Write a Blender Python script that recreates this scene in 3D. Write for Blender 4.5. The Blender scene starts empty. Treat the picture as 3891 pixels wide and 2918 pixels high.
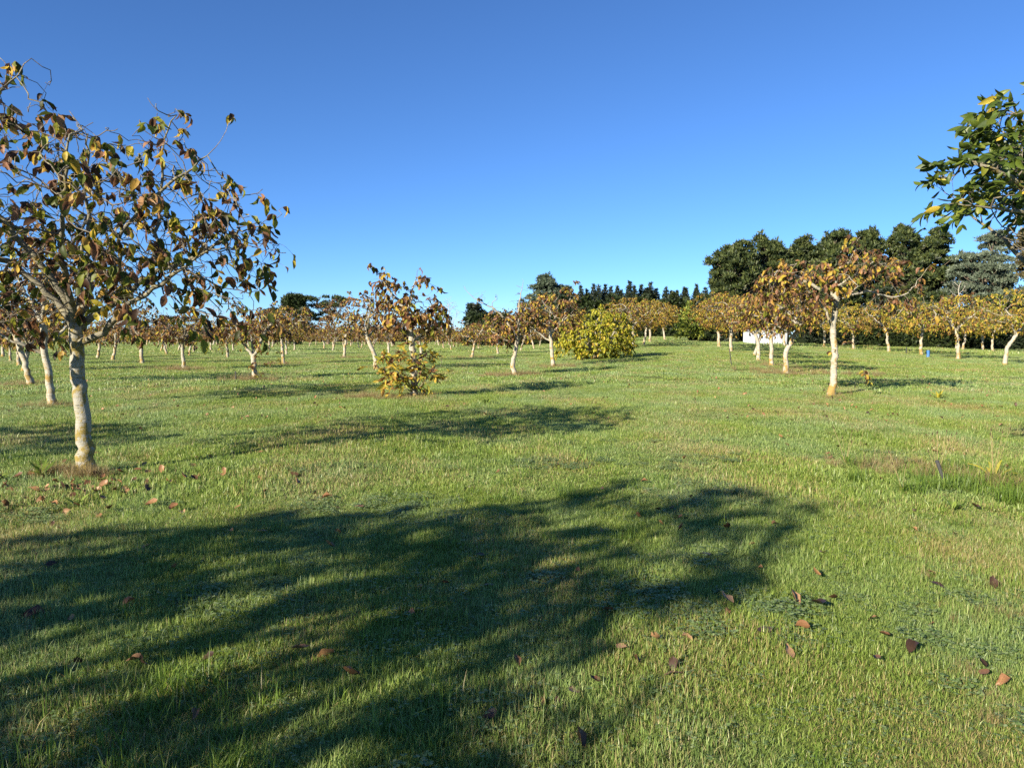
import bpy, math
import numpy as np
from mathutils import Vector, Matrix

# ------------------------------------------------------------------ camera, sky, sun, exposure
SC = bpy.context.scene
COL = SC.collection
PI = math.pi

def ground_z(x, y):
    """Gentle rise towards the middle-right of the orchard plus small undulations."""
    x = np.asarray(x, float); y = np.asarray(y, float)
    a = x / np.maximum(y, 1.0)
    w = np.where(a < .21, np.exp(-((a - .21) / .12) ** 2), np.exp(-((a - .21) / .3) ** 2))
    rise = .017 * np.clip(y - 25, 0, 105) * w
    und = .03 * np.sin(.7 * x + .3 * y) * np.sin(.5 * y - .2 * x + 1) + .016 * np.sin(1.9 * x + .8) * np.sin(1.6 * y + .3 * x)
    und = und + .010 * np.sin(3.1 * x - 1.2 * y) * np.sin(2.7 * y + .9 * x + .4)
    return rise + und * np.clip(1.4 - y / 60, .2, 1)

def gz(x, y):
    return float(ground_z(x, y))

cam_d = bpy.data.cameras.new('camera')
cam = bpy.data.objects.new('camera', cam_d); COL.objects.link(cam)
cam_d.sensor_fit = 'HORIZONTAL'; cam_d.sensor_width = 36.0
cam_d.lens = 36.0 * 2830 / 3891
cam_d.clip_start = .05; cam_d.clip_end = 6000
cam.location = (0, 0, 1.6)
cam.rotation_euler = (math.radians(90 - 3.6), 0, 0)
SC.camera = cam

SUN_EL = math.radians(22.0)
SHX, SHY = .66, .75                       # the way shadows fall on the ground
world = bpy.data.worlds.new('World'); SC.world = world; world.use_nodes = True
wn = world.node_tree; wn.nodes.clear()
wo = wn.nodes.new('ShaderNodeOutputWorld'); wb = wn.nodes.new('ShaderNodeBackground')
sky = wn.nodes.new('ShaderNodeTexSky'); sky.sky_type = 'NISHITA'; sky.sun_disc = False
sky.sun_elevation = SUN_EL; sky.sun_rotation = math.atan2(-SHX, -SHY)
sky.air_density = 0.72; sky.dust_density = 0.0; sky.ozone_density = 8.5; sky.altitude = 0
wb.inputs['Strength'].default_value = .082
wn.links.new(sky.outputs[0], wb.inputs[0]); wn.links.new(wb.outputs[0], wo.inputs[0])

sun_d = bpy.data.lights.new('sun', 'SUN'); sun_d.energy = 5.0; sun_d.angle = math.radians(.5)
sun_d.color = (1.0, .90, .74)
sun = bpy.data.objects.new('sun', sun_d); COL.objects.link(sun)
_n = math.hypot(SHX, SHY)
SUNV = Vector((SHX / _n * math.cos(SUN_EL), SHY / _n * math.cos(SUN_EL), -math.sin(SUN_EL)))
sun.rotation_euler = SUNV.to_track_quat('-Z', 'Y').to_euler()
sun.location = (-20, -25, 30)

SC.view_settings.view_transform = 'Standard'; SC.view_settings.look = 'None'
SC.view_settings.exposure = 1.2; SC.view_settings.gamma = 1.0
SC.view_settings.use_curve_mapping = False
SC.render.engine = 'CYCLES'
SC.cycles.max_bounces = 6; SC.cycles.diffuse_bounces = 3; SC.cycles.glossy_bounces = 2
SC.cycles.transmission_bounces = 4; SC.cycles.use_denoising = False
SC.cycles.caustics_reflective = False; SC.cycles.caustics_refractive = False

# ------------------------------------------------------------------ materials
def new_mat(name):
    m = bpy.data.materials.new(name); m.use_nodes = True
    nt = m.node_tree; nt.nodes.clear()
    out = nt.nodes.new('ShaderNodeOutputMaterial')
    return m, nt, out

def ramp(nt, stops, interp='LINEAR'):
    r = nt.nodes.new('ShaderNodeValToRGB'); cr = r.color_ramp; cr.interpolation = interp
    while len(cr.elements) < len(stops): cr.elements.new(.5)
    for e, (p, c) in zip(cr.elements, stops):
        e.position = p; e.color = (c[0], c[1], c[2], 1)
    return r

def math_node(nt, op, a, b=None):
    n = nt.nodes.new('ShaderNodeMath'); n.operation = op
    for i, v in enumerate((a, b)):
        if v is None: continue
        if isinstance(v, (int, float)): n.inputs[i].default_value = v
        else: nt.links.new(v, n.inputs[i])
    return n.outputs[0]

def mix_col(nt, f, a, b, blend='MIX'):
    n = nt.nodes.new('ShaderNodeMix'); n.data_type = 'RGBA'; n.blend_type = blend
    for i, v in ((0, f), (6, a), (7, b)):
        if isinstance(v, (int, float)): n.inputs[i].default_value = v
        elif isinstance(v, tuple): n.inputs[i].default_value = (*v, 1)
        else: nt.links.new(v, n.inputs[i])
    return n.outputs[2]

def noise(nt, vec, scale, detail=4, rough=.55):
    n = nt.nodes.new('ShaderNodeTexNoise'); n.inputs['Scale'].default_value = scale
    n.inputs['Detail'].default_value = detail; n.inputs['Roughness'].default_value = rough
    if vec is not None: nt.links.new(vec, n.inputs['Vector'])
    return n.outputs['Fac']

def mapping(nt, vec, scale):
    n = nt.nodes.new('ShaderNodeMapping'); n.inputs['Scale'].default_value = scale
    nt.links.new(vec, n.inputs['Vector']); return n.outputs[0]

def rnd_value(nt):
    at = nt.nodes.new('ShaderNodeAttribute'); at.attribute_name = 'rnd'
    oi = nt.nodes.new('ShaderNodeObjectInfo')
    return math_node(nt, 'FRACT', math_node(nt, 'ADD', at.outputs['Fac'], oi.outputs['Random']))

def leaf_mat(name, stops, trans=.45, rough=.5, spec=.3, vein=True, scale=22):
    m, nt, out = new_mat(name)
    v = rnd_value(nt)
    c = ramp(nt, stops).outputs[0]
    nt.links.new(v, c.node.inputs[0])
    tc = nt.nodes.new('ShaderNodeTexCoord')
    nz = noise(nt, tc.outputs['Object'], scale, 3)
    f = ramp(nt, [(.3, (.55, .5, .45)), (.5, (1, 1, 1)), (.72, (1.25, 1.2, 1.1))]).outputs[0]
    nt.links.new(nz, f.node.inputs[0])
    col = mix_col(nt, 1.0 if vein else .5, c, f, 'MULTIPLY')
    p = nt.nodes.new('ShaderNodeBsdfPrincipled')
    nt.links.new(col, p.inputs['Base Color']); p.inputs['Roughness'].default_value = rough
    p.inputs['Specular IOR Level'].default_value = spec
    t = nt.nodes.new('ShaderNodeBsdfTranslucent'); nt.links.new(col, t.inputs['Color'])
    mx = nt.nodes.new('ShaderNodeMixShader'); mx.inputs[0].default_value = trans
    nt.links.new(p.outputs[0], mx.inputs[1]); nt.links.new(t.outputs[0], mx.inputs[2])
    nt.links.new(mx.outputs[0], out.inputs[0])
    return m

OLIVE = (.13, .16, .025); YGRN = (.36, .36, .045); YEL = (.60, .43, .06)
GOLD = (.46, .27, .06); TAN = (.36, .20, .09); RUST = (.25, .12, .055); BRN = (.12, .062, .032)
DARK = (.042, .025, .017); PINKT = (.37, .20, .12)
M_LEAF = {
 'near': leaf_mat('leaf_olive_to_brown', [(0, DARK), (.13, BRN), (.24, RUST), (.33, PINKT), (.40, GOLD), (.50, YEL), (.62, YGRN), (.78, OLIVE), (.93, (.06, .08, .016)), (1, DARK)]),
 'brown': leaf_mat('leaf_brown', [(0, DARK), (.25, BRN), (.48, RUST), (.6, TAN), (.74, GOLD), (.84, YEL), (.93, YGRN), (1, OLIVE)]),
 'russet': leaf_mat('leaf_russet', [(0, DARK), (.16, BRN), (.34, RUST), (.48, PINKT), (.6, GOLD), (.76, YEL), (.88, YGRN), (1, OLIVE)]),
 'gold': leaf_mat('leaf_gold', [(0, DARK), (.15, BRN), (.3, RUST), (.45, GOLD), (.65, YEL), (.84, YGRN), (1, OLIVE)]),
 'lime': leaf_mat('leaf_yellow_green', [(0, OLIVE), (.2, (.28, .31, .03)), (.55, (.44, .44, .04)), (.85, (.55, .49, .05)), (.96, YEL), (1, GOLD)]),
 'green': leaf_mat('leaf_green', [(0, (.035, .06, .012)), (.5, (.075, .115, .018)), (.85, (.12, .16, .022)), (.97, (.2, .22, .03)), (1, YEL)], trans=.28, spec=.3, rough=.42),
 'sucker': leaf_mat('leaf_sucker_yellow', [(0, BRN), (.15, RUST), (.3, GOLD), (.5, YEL), (.8, (.36, .36, .05)), (1, YGRN)]),
 'greenmix': leaf_mat('leaf_green_and_gold', [(0, RUST), (.14, GOLD), (.35, YEL), (.6, YGRN), (1, OLIVE)]),
}
M_FALLEN = leaf_mat('fallen_leaf_brown', [(0, (.045, .026, .016)), (.25, (.12, .06, .03)), (.55, (.26, .13, .06)), (.85, TAN), (1, (.4, .25, .14))], trans=.15, spec=.4)
M_NEEDLE = {
 'pine': leaf_mat('pine_needles', [(0, (.018, .03, .012)), (.5, (.045, .065, .02)), (1, (.11, .13, .036))], trans=.15, vein=False, scale=.6),  # brightest end raised to paint sunlit highlights into the needle colour
 'grey': leaf_mat('grey_green_foliage', [(0, (.07, .095, .062)), (1, (.14, .17, .11))], trans=.15, vein=False, scale=.6),
 'blue': leaf_mat('blue_green_needles', [(0, (.05, .075, .045)), (1, (.11, .14, .085))], trans=.15, vein=False, scale=.6),
 'dark': leaf_mat('dark_shaded_foliage', [(0, (.009, .016, .008)), (1, (.032, .045, .02))], trans=.12, vein=False, scale=.6),  # dark foliage, lowered further to paint in the deep shade of the hedge
 'hedge': leaf_mat('hedge_foliage', [(0, (.014, .024, .009)), (.7, (.032, .05, .015)), (1, (.06, .08, .022))], trans=.2, vein=False, scale=.6),  # also lowered a little, with some hedge shade in the colour
 'lime': leaf_mat('golden_conifer_foliage', [(0, (.07, .11, .02)), (.5, (.16, .21, .03)), (1, (.32, .33, .05))], trans=.25, vein=False, scale=.6),
 'gum': leaf_mat('gum_foliage', [(0, (.07, .065, .03)), (1, (.17, .14, .06))], trans=.2, vein=False, scale=.6),
}

def bark_mat(name, base, lichen, dark, lich_amt=.5, lscale=1.0):
    m, nt, out = new_mat(name)
    tc = nt.nodes.new('ShaderNodeTexCoord'); oi = nt.nodes.new('ShaderNodeObjectInfo')
    va = nt.nodes.new('ShaderNodeVectorMath'); va.operation = 'ADD'
    cb = nt.nodes.new('ShaderNodeCombineXYZ')
    for i in range(3): nt.links.new(math_node(nt, 'MULTIPLY', oi.outputs['Random'], 37.0 + 11 * i), cb.inputs[i])
    nt.links.new(tc.outputs['Object'], va.inputs[0]); nt.links.new(cb.outputs[0], va.inputs[1])
    vec = va.outputs[0]
    bands = noise(nt, mapping(nt, vec, (7, 7, 42)), 1.0, 5, .65)
    fine = noise(nt, vec, 60, 4, .6)
    col = mix_col(nt, fine, tuple(c * .72 for c in base), tuple(min(1, c * 1.2) for c in base))
    r1 = ramp(nt, [(.50, (0, 0, 0)), (.60, (1, 1, 1))]).outputs[0]; nt.links.new(bands, r1.node.inputs[0])
    col = mix_col(nt, math_node(nt, 'MULTIPLY', r1, .75), col, (.30, .27, .17))
    dk = noise(nt, mapping(nt, vec, (9, 9, 50)), 1.3, 3, .6)
    r2 = ramp(nt, [(.60, (0, 0, 0)), (.66, (1, 1, 1))]).outputs[0]; nt.links.new(dk, r2.node.inputs[0])
    col = mix_col(nt, math_node(nt, 'MULTIPLY', r2, .9), col, dark)
    # orange lichen: patches, thicker near the foot of the trunk
    sx = nt.nodes.new('ShaderNodeSeparateXYZ'); nt.links.new(tc.outputs['Object'], sx.inputs[0])
    low = nt.nodes.new('ShaderNodeMapRange'); nt.links.new(sx.outputs[2], low.inputs[0])
    low.inputs[1].default_value = 0; low.inputs[2].default_value = .7; low.inputs[3].default_value = .09; low.inputs[4].default_value = 0
    big = noise(nt, mapping(nt, vec, (5 * lscale, 5 * lscale, 4 * lscale)), 1.0, 4, .6)
    s = math_node(nt, 'ADD', math_node(nt, 'ADD', math_node(nt, 'MULTIPLY', big, .75), math_node(nt, 'MULTIPLY', fine, .25)), low.outputs[0])
    r3 = ramp(nt, [(.60 - .16 * lich_amt, (0, 0, 0)), (.66 - .14 * lich_amt, (1, 1, 1))]).outputs[0]; nt.links.new(s, r3.node.inputs[0])
    col = mix_col(nt, math_node(nt, 'MULTIPLY', r3, .85), col, lichen)
    p = nt.nodes.new('ShaderNodeBsdfPrincipled'); p.inputs['Roughness'].default_value = .9
    p.inputs['Specular IOR Level'].default_value = .15
    nt.links.new(col, p.inputs['Base Color'])
    b = nt.nodes.new('ShaderNodeBump'); b.inputs['Strength'].default_value = .6; b.inputs['Distance'].default_value = .012
    nt.links.new(math_node(nt, 'ADD', fine, math_node(nt, 'MULTIPLY', bands, 1.5)), b.inputs['Height'])
    nt.links.new(b.outputs[0], p.inputs['Normal']); nt.links.new(p.outputs[0], out.inputs[0])
    return m

M_BARK = bark_mat('walnut_bark', (.45, .405, .32), (.30, .185, .03), (.06, .05, .035), .45)
M_LIMB = bark_mat('walnut_limb_bark', (.36, .33, .26), (.22, .16, .05), (.07, .055, .04), .35)
M_BARKN = bark_mat('mottled_walnut_bark', (.34, .325, .27), (.25, .18, .03), (.06, .055, .03), .68, 2.2)
M_LIMBN = bark_mat('dark_walnut_limb_bark', (.19, .175, .13), (.15, .115, .035), (.05, .042, .03), .5, 1.6)
M_TWIG = bark_mat('walnut_twig_bark', (.16, .135, .105), (.2, .16, .07), (.05, .04, .03), .2)
M_PALE = bark_mat('pale_bare_bark', (.42, .38, .32), (.4, .36, .28), (.2, .17, .14), 0)
M_PBARK = bark_mat('conifer_bark', (.16, .12, .09), (.14, .11, .08), (.05, .04, .03), 0)

def plain_mat(name, col, rough=.7, spec=.3, nscale=30, nstr=.35):
    m, nt, out = new_mat(name)
    tc = nt.nodes.new('ShaderNodeTexCoord')
    nz = noise(nt, tc.outputs['Object'], nscale, 4)
    c = mix_col(nt, nz, tuple(x * (1 - nstr) for x in col), tuple(min(1, x * (1 + nstr)) for x in col))
    p = nt.nodes.new('ShaderNodeBsdfPrincipled'); nt.links.new(c, p.inputs['Base Color'])
    p.inputs['Roughness'].default_value = rough; p.inputs['Specular IOR Level'].default_value = spec
    nt.links.new(p.outputs[0], out.inputs[0]); return m

def world_patch(nt):
    """World-position noises shared by turf and soil: dry patches and dewy blue-green patches."""
    g = nt.nodes.new('ShaderNodeNewGeometry')
    pos = g.outputs['Position']
    dry = noise(nt, mapping(nt, pos, (.55, .30, 0)), 1.0, 4, .6)
    dew = noise(nt, mapping(nt, pos, (.8, .42, 0)), 1.0, 3, .55)
    dew2 = noise(nt, mapping(nt, pos, (.06, .035, 0)), 1.0, 2, .5)
    return pos, dry, dew, dew2

def grass_mat(name, stops, dryness=1.0, trans=.42, dewy=1.0):
    m, nt, out = new_mat(name)
    at = nt.nodes.new('ShaderNodeAttribute'); at.attribute_name = 'rnd'
    c = ramp(nt, stops).outputs[0]; nt.links.new(at.outputs['Fac'], c.node.inputs[0])
    pos, dry, dew, dew2 = world_patch(nt)
    r = ramp(nt, [(.46, (0, 0, 0)), (.70, (1, 1, 1))]).outputs[0]; nt.links.new(dry, r.node.inputs[0])
    # dry blades: only some blades of a dry patch turn straw coloured
    sel = math_node(nt, 'FRACT', math_node(nt, 'MULTIPLY', at.outputs['Fac'], 7.31))
    f = math_node(nt, 'MULTIPLY', math_node(nt, 'GREATER_THAN', math_node(nt, 'ADD', math_node(nt, 'MULTIPLY', r, .75 * dryness), sel), 1.0), .9)
    col = mix_col(nt, f, c, (.44, .34, .14))
    r2 = ramp(nt, [(.42, (0, 0, 0)), (.66, (1, 1, 1))]).outputs[0]
    nt.links.new(math_node(nt, 'ADD', math_node(nt, 'MULTIPLY', dew, .6), math_node(nt, 'MULTIPLY', dew2, .4)), r2.node.inputs[0])
    col = mix_col(nt, math_node(nt, 'MULTIPLY', r2, .5 * dewy), col, (.30, .42, .23))
    p = nt.nodes.new('ShaderNodeBsdfPrincipled'); nt.links.new(col, p.inputs['Base Color'])
    p.inputs['Roughness'].default_value = .42; p.inputs['Specular IOR Level'].default_value = .45
    t = nt.nodes.new('ShaderNodeBsdfTranslucent'); nt.links.new(col, t.inputs['Color'])
    mx = nt.nodes.new('ShaderNodeMixShader'); mx.inputs[0].default_value = trans
    nt.links.new(p.outputs[0], mx.inputs[1]); nt.links.new(t.outputs[0], mx.inputs[2])
    nt.links.new(mx.outputs[0], out.inputs[0]); return m

G_STOPS = [(0, (.12, .19, .026)), (.3, (.205, .30, .045)), (.6, (.285, .38, .068)), (.88, (.37, .445, .105)), (.965, (.45, .45, .15)), (1, (.50, .42, .18))]
M_GRASS = grass_mat('grass_blades', G_STOPS)
M_TALL = grass_mat('tall_grass_blades', [(0, (.09, .16, .02)), (.6, (.15, .24, .03)), (1, (.26, .35, .05))], .25, dewy=.2)
M_DRY = grass_mat('dry_grass_blades', [(0, (.20, .13, .06)), (.5, (.34, .25, .11)), (.8, (.42, .33, .16)), (1, (.2, .22, .06))], .5, dewy=0)
M_CLOVER = leaf_mat('clover_leaves', [(0, (.12, .2, .05)), (.6, (.2, .28, .1)), (1, (.3, .36, .17))], trans=.3, vein=False)
M_WEED = leaf_mat('weed_leaves', [(0, (.11, .19, .03)), (.6, (.19, .27, .045)), (1, (.28, .34, .07))], trans=.35, vein=False, scale=14)
M_WEEDY = leaf_mat('yellowed_weed_leaves', [(0, (.35, .36, .05)), (1, (.5, .42, .05))], trans=.35, vein=False, scale=14)

m, nt, out = new_mat('turf_soil')
pos, dry, dew, dew2 = world_patch(nt)
fine = noise(nt, pos, 9, 5, .65)
c = mix_col(nt, fine, (.09, .115, .03), (.17, .20, .055))
r = ramp(nt, [(.5, (0, 0, 0)), (.72, (1, 1, 1))]).outputs[0]; nt.links.new(dry, r.node.inputs[0])
c = mix_col(nt, math_node(nt, 'MULTIPLY', r, .5), c, (.24, .18, .08))
p = nt.nodes.new('ShaderNodeBsdfPrincipled'); nt.links.new(c, p.inputs['Base Color']); p.inputs['Roughness'].default_value = .95
p.inputs['Specular IOR Level'].default_value = .1
b = nt.nodes.new('ShaderNodeBump'); b.inputs['Strength'].default_value = .8; b.inputs['Distance'].default_value = .03
nt.links.new(fine, b.inputs['Height']); nt.links.new(b.outputs[0], p.inputs['Normal']); nt.links.new(p.outputs[0], out.inputs[0])
M_SOIL = m

# ------------------------------------------------------------------ mesh and object helpers
def mk_mesh(name, V, faces, mat, rnd=None, smooth=False):
    """V (n,3); faces = list of int arrays (m,3) or (m,4); rnd = per-face values in the same order."""
    me = bpy.data.meshes.new(name)
    V = np.ascontiguousarray(V, np.float32)
    faces = [f for f in faces if len(f)]
    nl = sum(f.size for f in faces); nf = sum(len(f) for f in faces)
    me.vertices.add(len(V)); me.vertices.foreach_set('co', V.ravel())
    me.loops.add(nl); me.polygons.add(nf)
    me.loops.foreach_set('vertex_index', np.concatenate([f.ravel() for f in faces]).astype(np.int32))
    tot = np.concatenate([np.full(len(f), f.shape[1]) for f in faces]).astype(np.int32)
    st = np.concatenate([[0], np.cumsum(tot)[:-1]]).astype(np.int32)
    me.polygons.foreach_set('loop_start', st); me.polygons.foreach_set('loop_total', tot)
    if smooth: me.polygons.foreach_set('use_smooth', np.ones(nf, bool))
    if rnd is not None:
        a = me.attributes.new('rnd', 'FLOAT', 'FACE'); a.data.foreach_set('value', np.asarray(rnd, np.float32))
    for mm in (mat if isinstance(mat, (list, tuple)) else [mat]): me.materials.append(mm)
    me.update(calc_edges=True)
    return me

def obj(name, data, parent=None, loc=(0, 0, 0), rot=None):
    o = bpy.data.objects.new(name, data); COL.objects.link(o)
    o.location = loc
    if rot is not None: o.rotation_euler = rot
    if parent is not None: o.parent = parent
    return o

def tag(o, label=None, cat=None, group=None, kind=None):
    if label: o['label'] = label
    if cat: o['category'] = cat
    if group: o['group'] = group
    if kind: o['kind'] = kind
    return o

def thing(name, label, cat, loc, group=None, rz=0):
    return tag(obj(name, None, None, loc, (0, 0, rz)), label, cat, group)

def unit(v):
    return v / np.maximum(np.linalg.norm(v, axis=-1, keepdims=True), 1e-9)

class Buf:
    """Collects verts, quads and tris for one mesh."""
    def __init__(s): s.V = []; s.Q = []; s.T = []; s.n = 0; s.rq = []; s.rt = []
    def add(s, V, Q=None, T=None, rq=None, rt=None):
        if Q is not None and len(Q): s.Q.append(Q + s.n); s.rq.append(rq if rq is not None else np.zeros(len(Q)))
        if T is not None and len(T): s.T.append(T + s.n); s.rt.append(rt if rt is not None else np.zeros(len(T)))
        s.V.append(V); s.n += len(V)
    def mesh(s, name, mat, smooth=False):
        if not s.V: s.add(np.zeros((3, 3)), None, np.array([[0, 1, 2]]))
        F = []; R = []
        if s.Q: F.append(np.concatenate(s.Q)); R.append(np.concatenate(s.rq))
        if s.T: F.append(np.concatenate(s.T)); R.append(np.concatenate(s.rt))
        return mk_mesh(name, np.concatenate(s.V), F, mat, np.concatenate(R), smooth)

def tube(buf, P, R, sides, cap=True, rough=0, seed=0):
    P = np.asarray(P, float); R = np.asarray(R, float); n = len(P)
    if n < 2: return
    t = np.empty_like(P); t[1:-1] = P[2:] - P[:-2]; t[0] = P[1] - P[0]; t[-1] = P[-1] - P[-2]; t = unit(t)
    md = unit(t.mean(0)); ref = np.array([1., 0, 0]) if abs(md[0]) < .7 else np.array([0, 1., 0])
    a = unit(np.cross(t, ref)); b2 = np.cross(t, a)
    th = np.arange(sides) * 2 * PI / sides
    rr = R[:, None] * np.ones(sides)[None]
    if rough:
        g = np.random.default_rng(seed); k = np.zeros((n, sides)); z = np.concatenate([[0], np.cumsum(np.linalg.norm(np.diff(P, axis=0), axis=1))])
        for _ in range(7):
            f = g.integers(1, 5); k += np.sin(f * th[None] + g.uniform(3, 16) * z[:, None] + g.uniform(0, 6)) * g.uniform(.2, .7)
        rr = rr * (1 + rough * k / 2)
    V = P[:, None] + rr[..., None] * (np.cos(th)[None, :, None] * a[:, None] + np.sin(th)[None, :, None] * b2[:, None])
    V = V.reshape(-1, 3)
    i = np.arange(n - 1)[:, None] * sides; j = np.arange(sides)[None]; k = (j + 1) % sides
    Q = np.stack([i + j, i + k, i + sides + k, i + sides + j], -1).reshape(-1, 4)
    T = None
    if cap:
        V = np.vstack([V, P[-1] + t[-1] * R[-1] * .6]); e = (n - 1) * sides
        T = np.stack([e + np.arange(sides), e + (np.arange(sides) + 1) % sides, np.full(sides, n * sides)], -1)
    buf.add(V, Q, T)

# ------------------------------------------------------------------ tree skeletons (space colonisation)
def resample(P, step, rng, jit=.14):
    P = np.asarray(P, float); d = np.linalg.norm(np.diff(P, axis=0), axis=1); s = np.concatenate([[0], np.cumsum(d)])
    n = max(2, int(round(s[-1] / step)) + 1); u = np.linspace(0, s[-1], n)
    Q = np.stack([np.interp(u, s, P[:, k]) for k in range(3)], -1)
    for _ in range(2):
        if n > 2: Q[1:-1] = .25 * Q[:-2] + .5 * Q[1:-1] + .25 * Q[2:]
    if n > 2: Q[1:-1] += rng.normal(0, jit * step, (n - 2, 3))
    return Q

def blob_points(blobs, rng, shell=.45):
    out = []
    for cx, cy, cz, rx, ry, rz, n in blobs:
        d = unit(rng.normal(size=(n, 3))); r = (shell + (1 - shell) * rng.random(n)) ** .6
        out.append(d * r[:, None] * (rx, ry, rz) + (cx, cy, cz))
    return np.concatenate(out)

def grow(seed, trunk, limbs, blobs, rtrunk, step=.16, di=1.3, dk=.3, maxit=60, jit=.35, up=.12, zmin=.3, rtip=.0045, cap=9000, fl=True):
    rng = np.random.default_rng(seed)
    P = np.zeros((cap, 3)); par = np.full(cap, -1); tg = np.zeros(cap, int); n = 0; floor = np.zeros(cap)
    T = resample(trunk, step * .8, rng, .1)
    for i, q in enumerate(T): P[n] = q; par[n] = n - 1; n += 1
    nt = n; ntag = 1
    for L in limbs:
        L = np.asarray(L, float); a = int(np.argmin(np.linalg.norm(P[:n] - L[0], axis=1)))
        if a < nt: k = ntag; ntag += 1
        else: k = tg[a]
        Q = resample(np.vstack([P[a], L[1:]]) if len(L) > 1 else np.vstack([P[a], L]), step, rng)
        pv = a
        f0 = .52 if a < nt else .30
        for j_, q in enumerate(Q[1:]): P[n] = q; par[n] = pv; tg[n] = k; floor[n] = f0 * (1 - .88 * j_ / max(1, len(Q) - 2)); pv = n; n += 1
    A = blob_points(blobs, rng); A = A[A[:, 2] > zmin]
    nd = np.full(len(A), 1e9); ni = np.zeros(len(A), int); alive = np.ones(len(A), bool)
    first = nt - 1
    new = np.arange(first, n)
    for it in range(maxit):
        for s in range(0, len(new), 400):
            w = new[s:s + 400]
            D = np.linalg.norm(A[:, None] - P[w][None], axis=2); m_ = D.argmin(1); dm = D[np.arange(len(A)), m_]
            b_ = dm < nd; nd[b_] = dm[b_]; ni[b_] = w[m_[b_]]
        alive &= nd > dk
        act = np.where(alive & (nd < di * (1.8 if it < 6 else 1)))[0]
        if len(act) == 0 or n > cap - 600: break
        acc = np.zeros((n, 3)); np.add.at(acc, ni[act], unit(A[act] - P[ni[act]]))
        g = np.unique(ni[act]); d = unit(acc[g]); d = unit(d + rng.normal(0, jit, d.shape) + (0, 0, up))
        q = P[g] + d * step * rng.uniform(.8, 1.15, (len(g), 1))
        k = len(g); P[n:n + k] = q; par[n:n + k] = g
        t2 = tg[g].copy()
        for z in np.where(g < nt)[0]: t2[z] = ntag; ntag += 1
        tg[n:n + k] = t2; new = np.arange(n, n + k); n += k
    # stubby forked spurs on the tips
    P, par, tg = P[:n], par[:n], tg[:n]
    nc = np.zeros(n, int); np.add.at(nc, par[par >= 0], 1)
    tips = np.where((nc == 0) & (np.arange(n) >= nt))[0]
    EP, EQ, ET = [], [], []; m_ = n
    for t in tips:
        d = unit(P[t] - P[par[t]])
        for s in range(rng.integers(1, 3)):
            e = unit(d + rng.normal(0, .5, 3) + (0, 0, .25)); L = step * rng.uniform(.4, .9)
            EP.append(P[t] + e * L); EQ.append(t); ET.append(tg[t]); m_ += 1
            if rng.random() < .4:
                EP.append(EP[-1] + unit(e + rng.normal(0, .5, 3) + (0, 0, .4)) * L * .7); EQ.append(m_ - 1); ET.append(tg[t]); m_ += 1
    if EP: P = np.vstack([P, EP]); par = np.concatenate([par, EQ]); tg = np.concatenate([tg, ET])
    n = len(P)
    r = np.zeros(n); e = 2.15; kids = np.zeros(n, int)
    for i in range(n - 1, -1, -1):
        if kids[i] == 0: r[i] = 1.0
        else: r[i] = r[i] ** (1 / e)
        if par[i] >= 0: r[par[i]] += r[i] ** e; kids[par[i]] += 1
    top = max(r[0], r[nt - 1])
    r = rtip + (r - 1) * (rtrunk * .88 - rtip) / max(top - 1, 1e-6)
    r[:n] = np.maximum(r[:n], np.concatenate([floor, np.zeros(max(0, n - len(floor)))])[:n] * rtrunk * (1 if fl else 0))
    zt = (P[:nt, 2] - P[0, 2]) / max(P[nt - 1, 2] - P[0, 2], .01)
    r[:nt] = rtrunk * (1.0 - .12 * zt) * (1 + .5 * np.exp(-zt * 9))
    return dict(P=P, par=par, tg=tg, r=r, nt=nt, kids=kids, seed=seed)

def skeleton_meshes(S, thick=.011, sides=(12, 6, 4, 3), rough=.07, mats=None, split=True):
    P, par, tg, r, nt = S['P'], S['par'], S['tg'], S['r'], S['nt']; n = len(P)
    ch = [[] for _ in range(n)]
    for i in range(1, n):
        if par[i] >= 0: ch[par[i]].append(i)
    tb = Buf(); limbs = {}; tw = Buf()
    def nsides(q): return sides[0] if q > .06 else sides[1] if q > .018 else sides[2] if q > .007 else sides[3]
    stack = [0]; roots = [(-1, 0)]
    while roots:
        a, i = roots.pop(); path = [] if a < 0 else [a]; cur = i
        while True:
            path.append(cur); c = ch[cur]
            if not c: break
            if tg[cur] == 0 and cur < nt:
                cc = [x for x in c if x < nt]; m_ = cc[0] if cc else None
            else:
                m_ = max(c, key=lambda x: r[x])
            for x in c:
                if x != m_: roots.append((cur, x))
            if m_ is None: break
            cur = m_
        R = r[path].copy(); k = tg[i]
        if a >= 0: R[0] = min(R[0], R[1] * 1.25)
        if i < nt and k == 0: tube(tb, P[path], R, max(sides[0], 10), True, rough, S['seed'])
        else:
            if R[1] > thick: b_ = limbs.setdefault(k if split else 1, Buf())
            else: b_ = tw
            tube(b_, P[path], R, nsides(R[1]), True, rough * .7 if R[1] > .03 else 0, S['seed'] + i)
    mt, ml, mw = mats or (M_BARK, M_LIMB, M_TWIG)
    return tb.mesh('trunk', mt, True), [b_.mesh('branch', ml, True) for b_ in limbs.values()], tw

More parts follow.
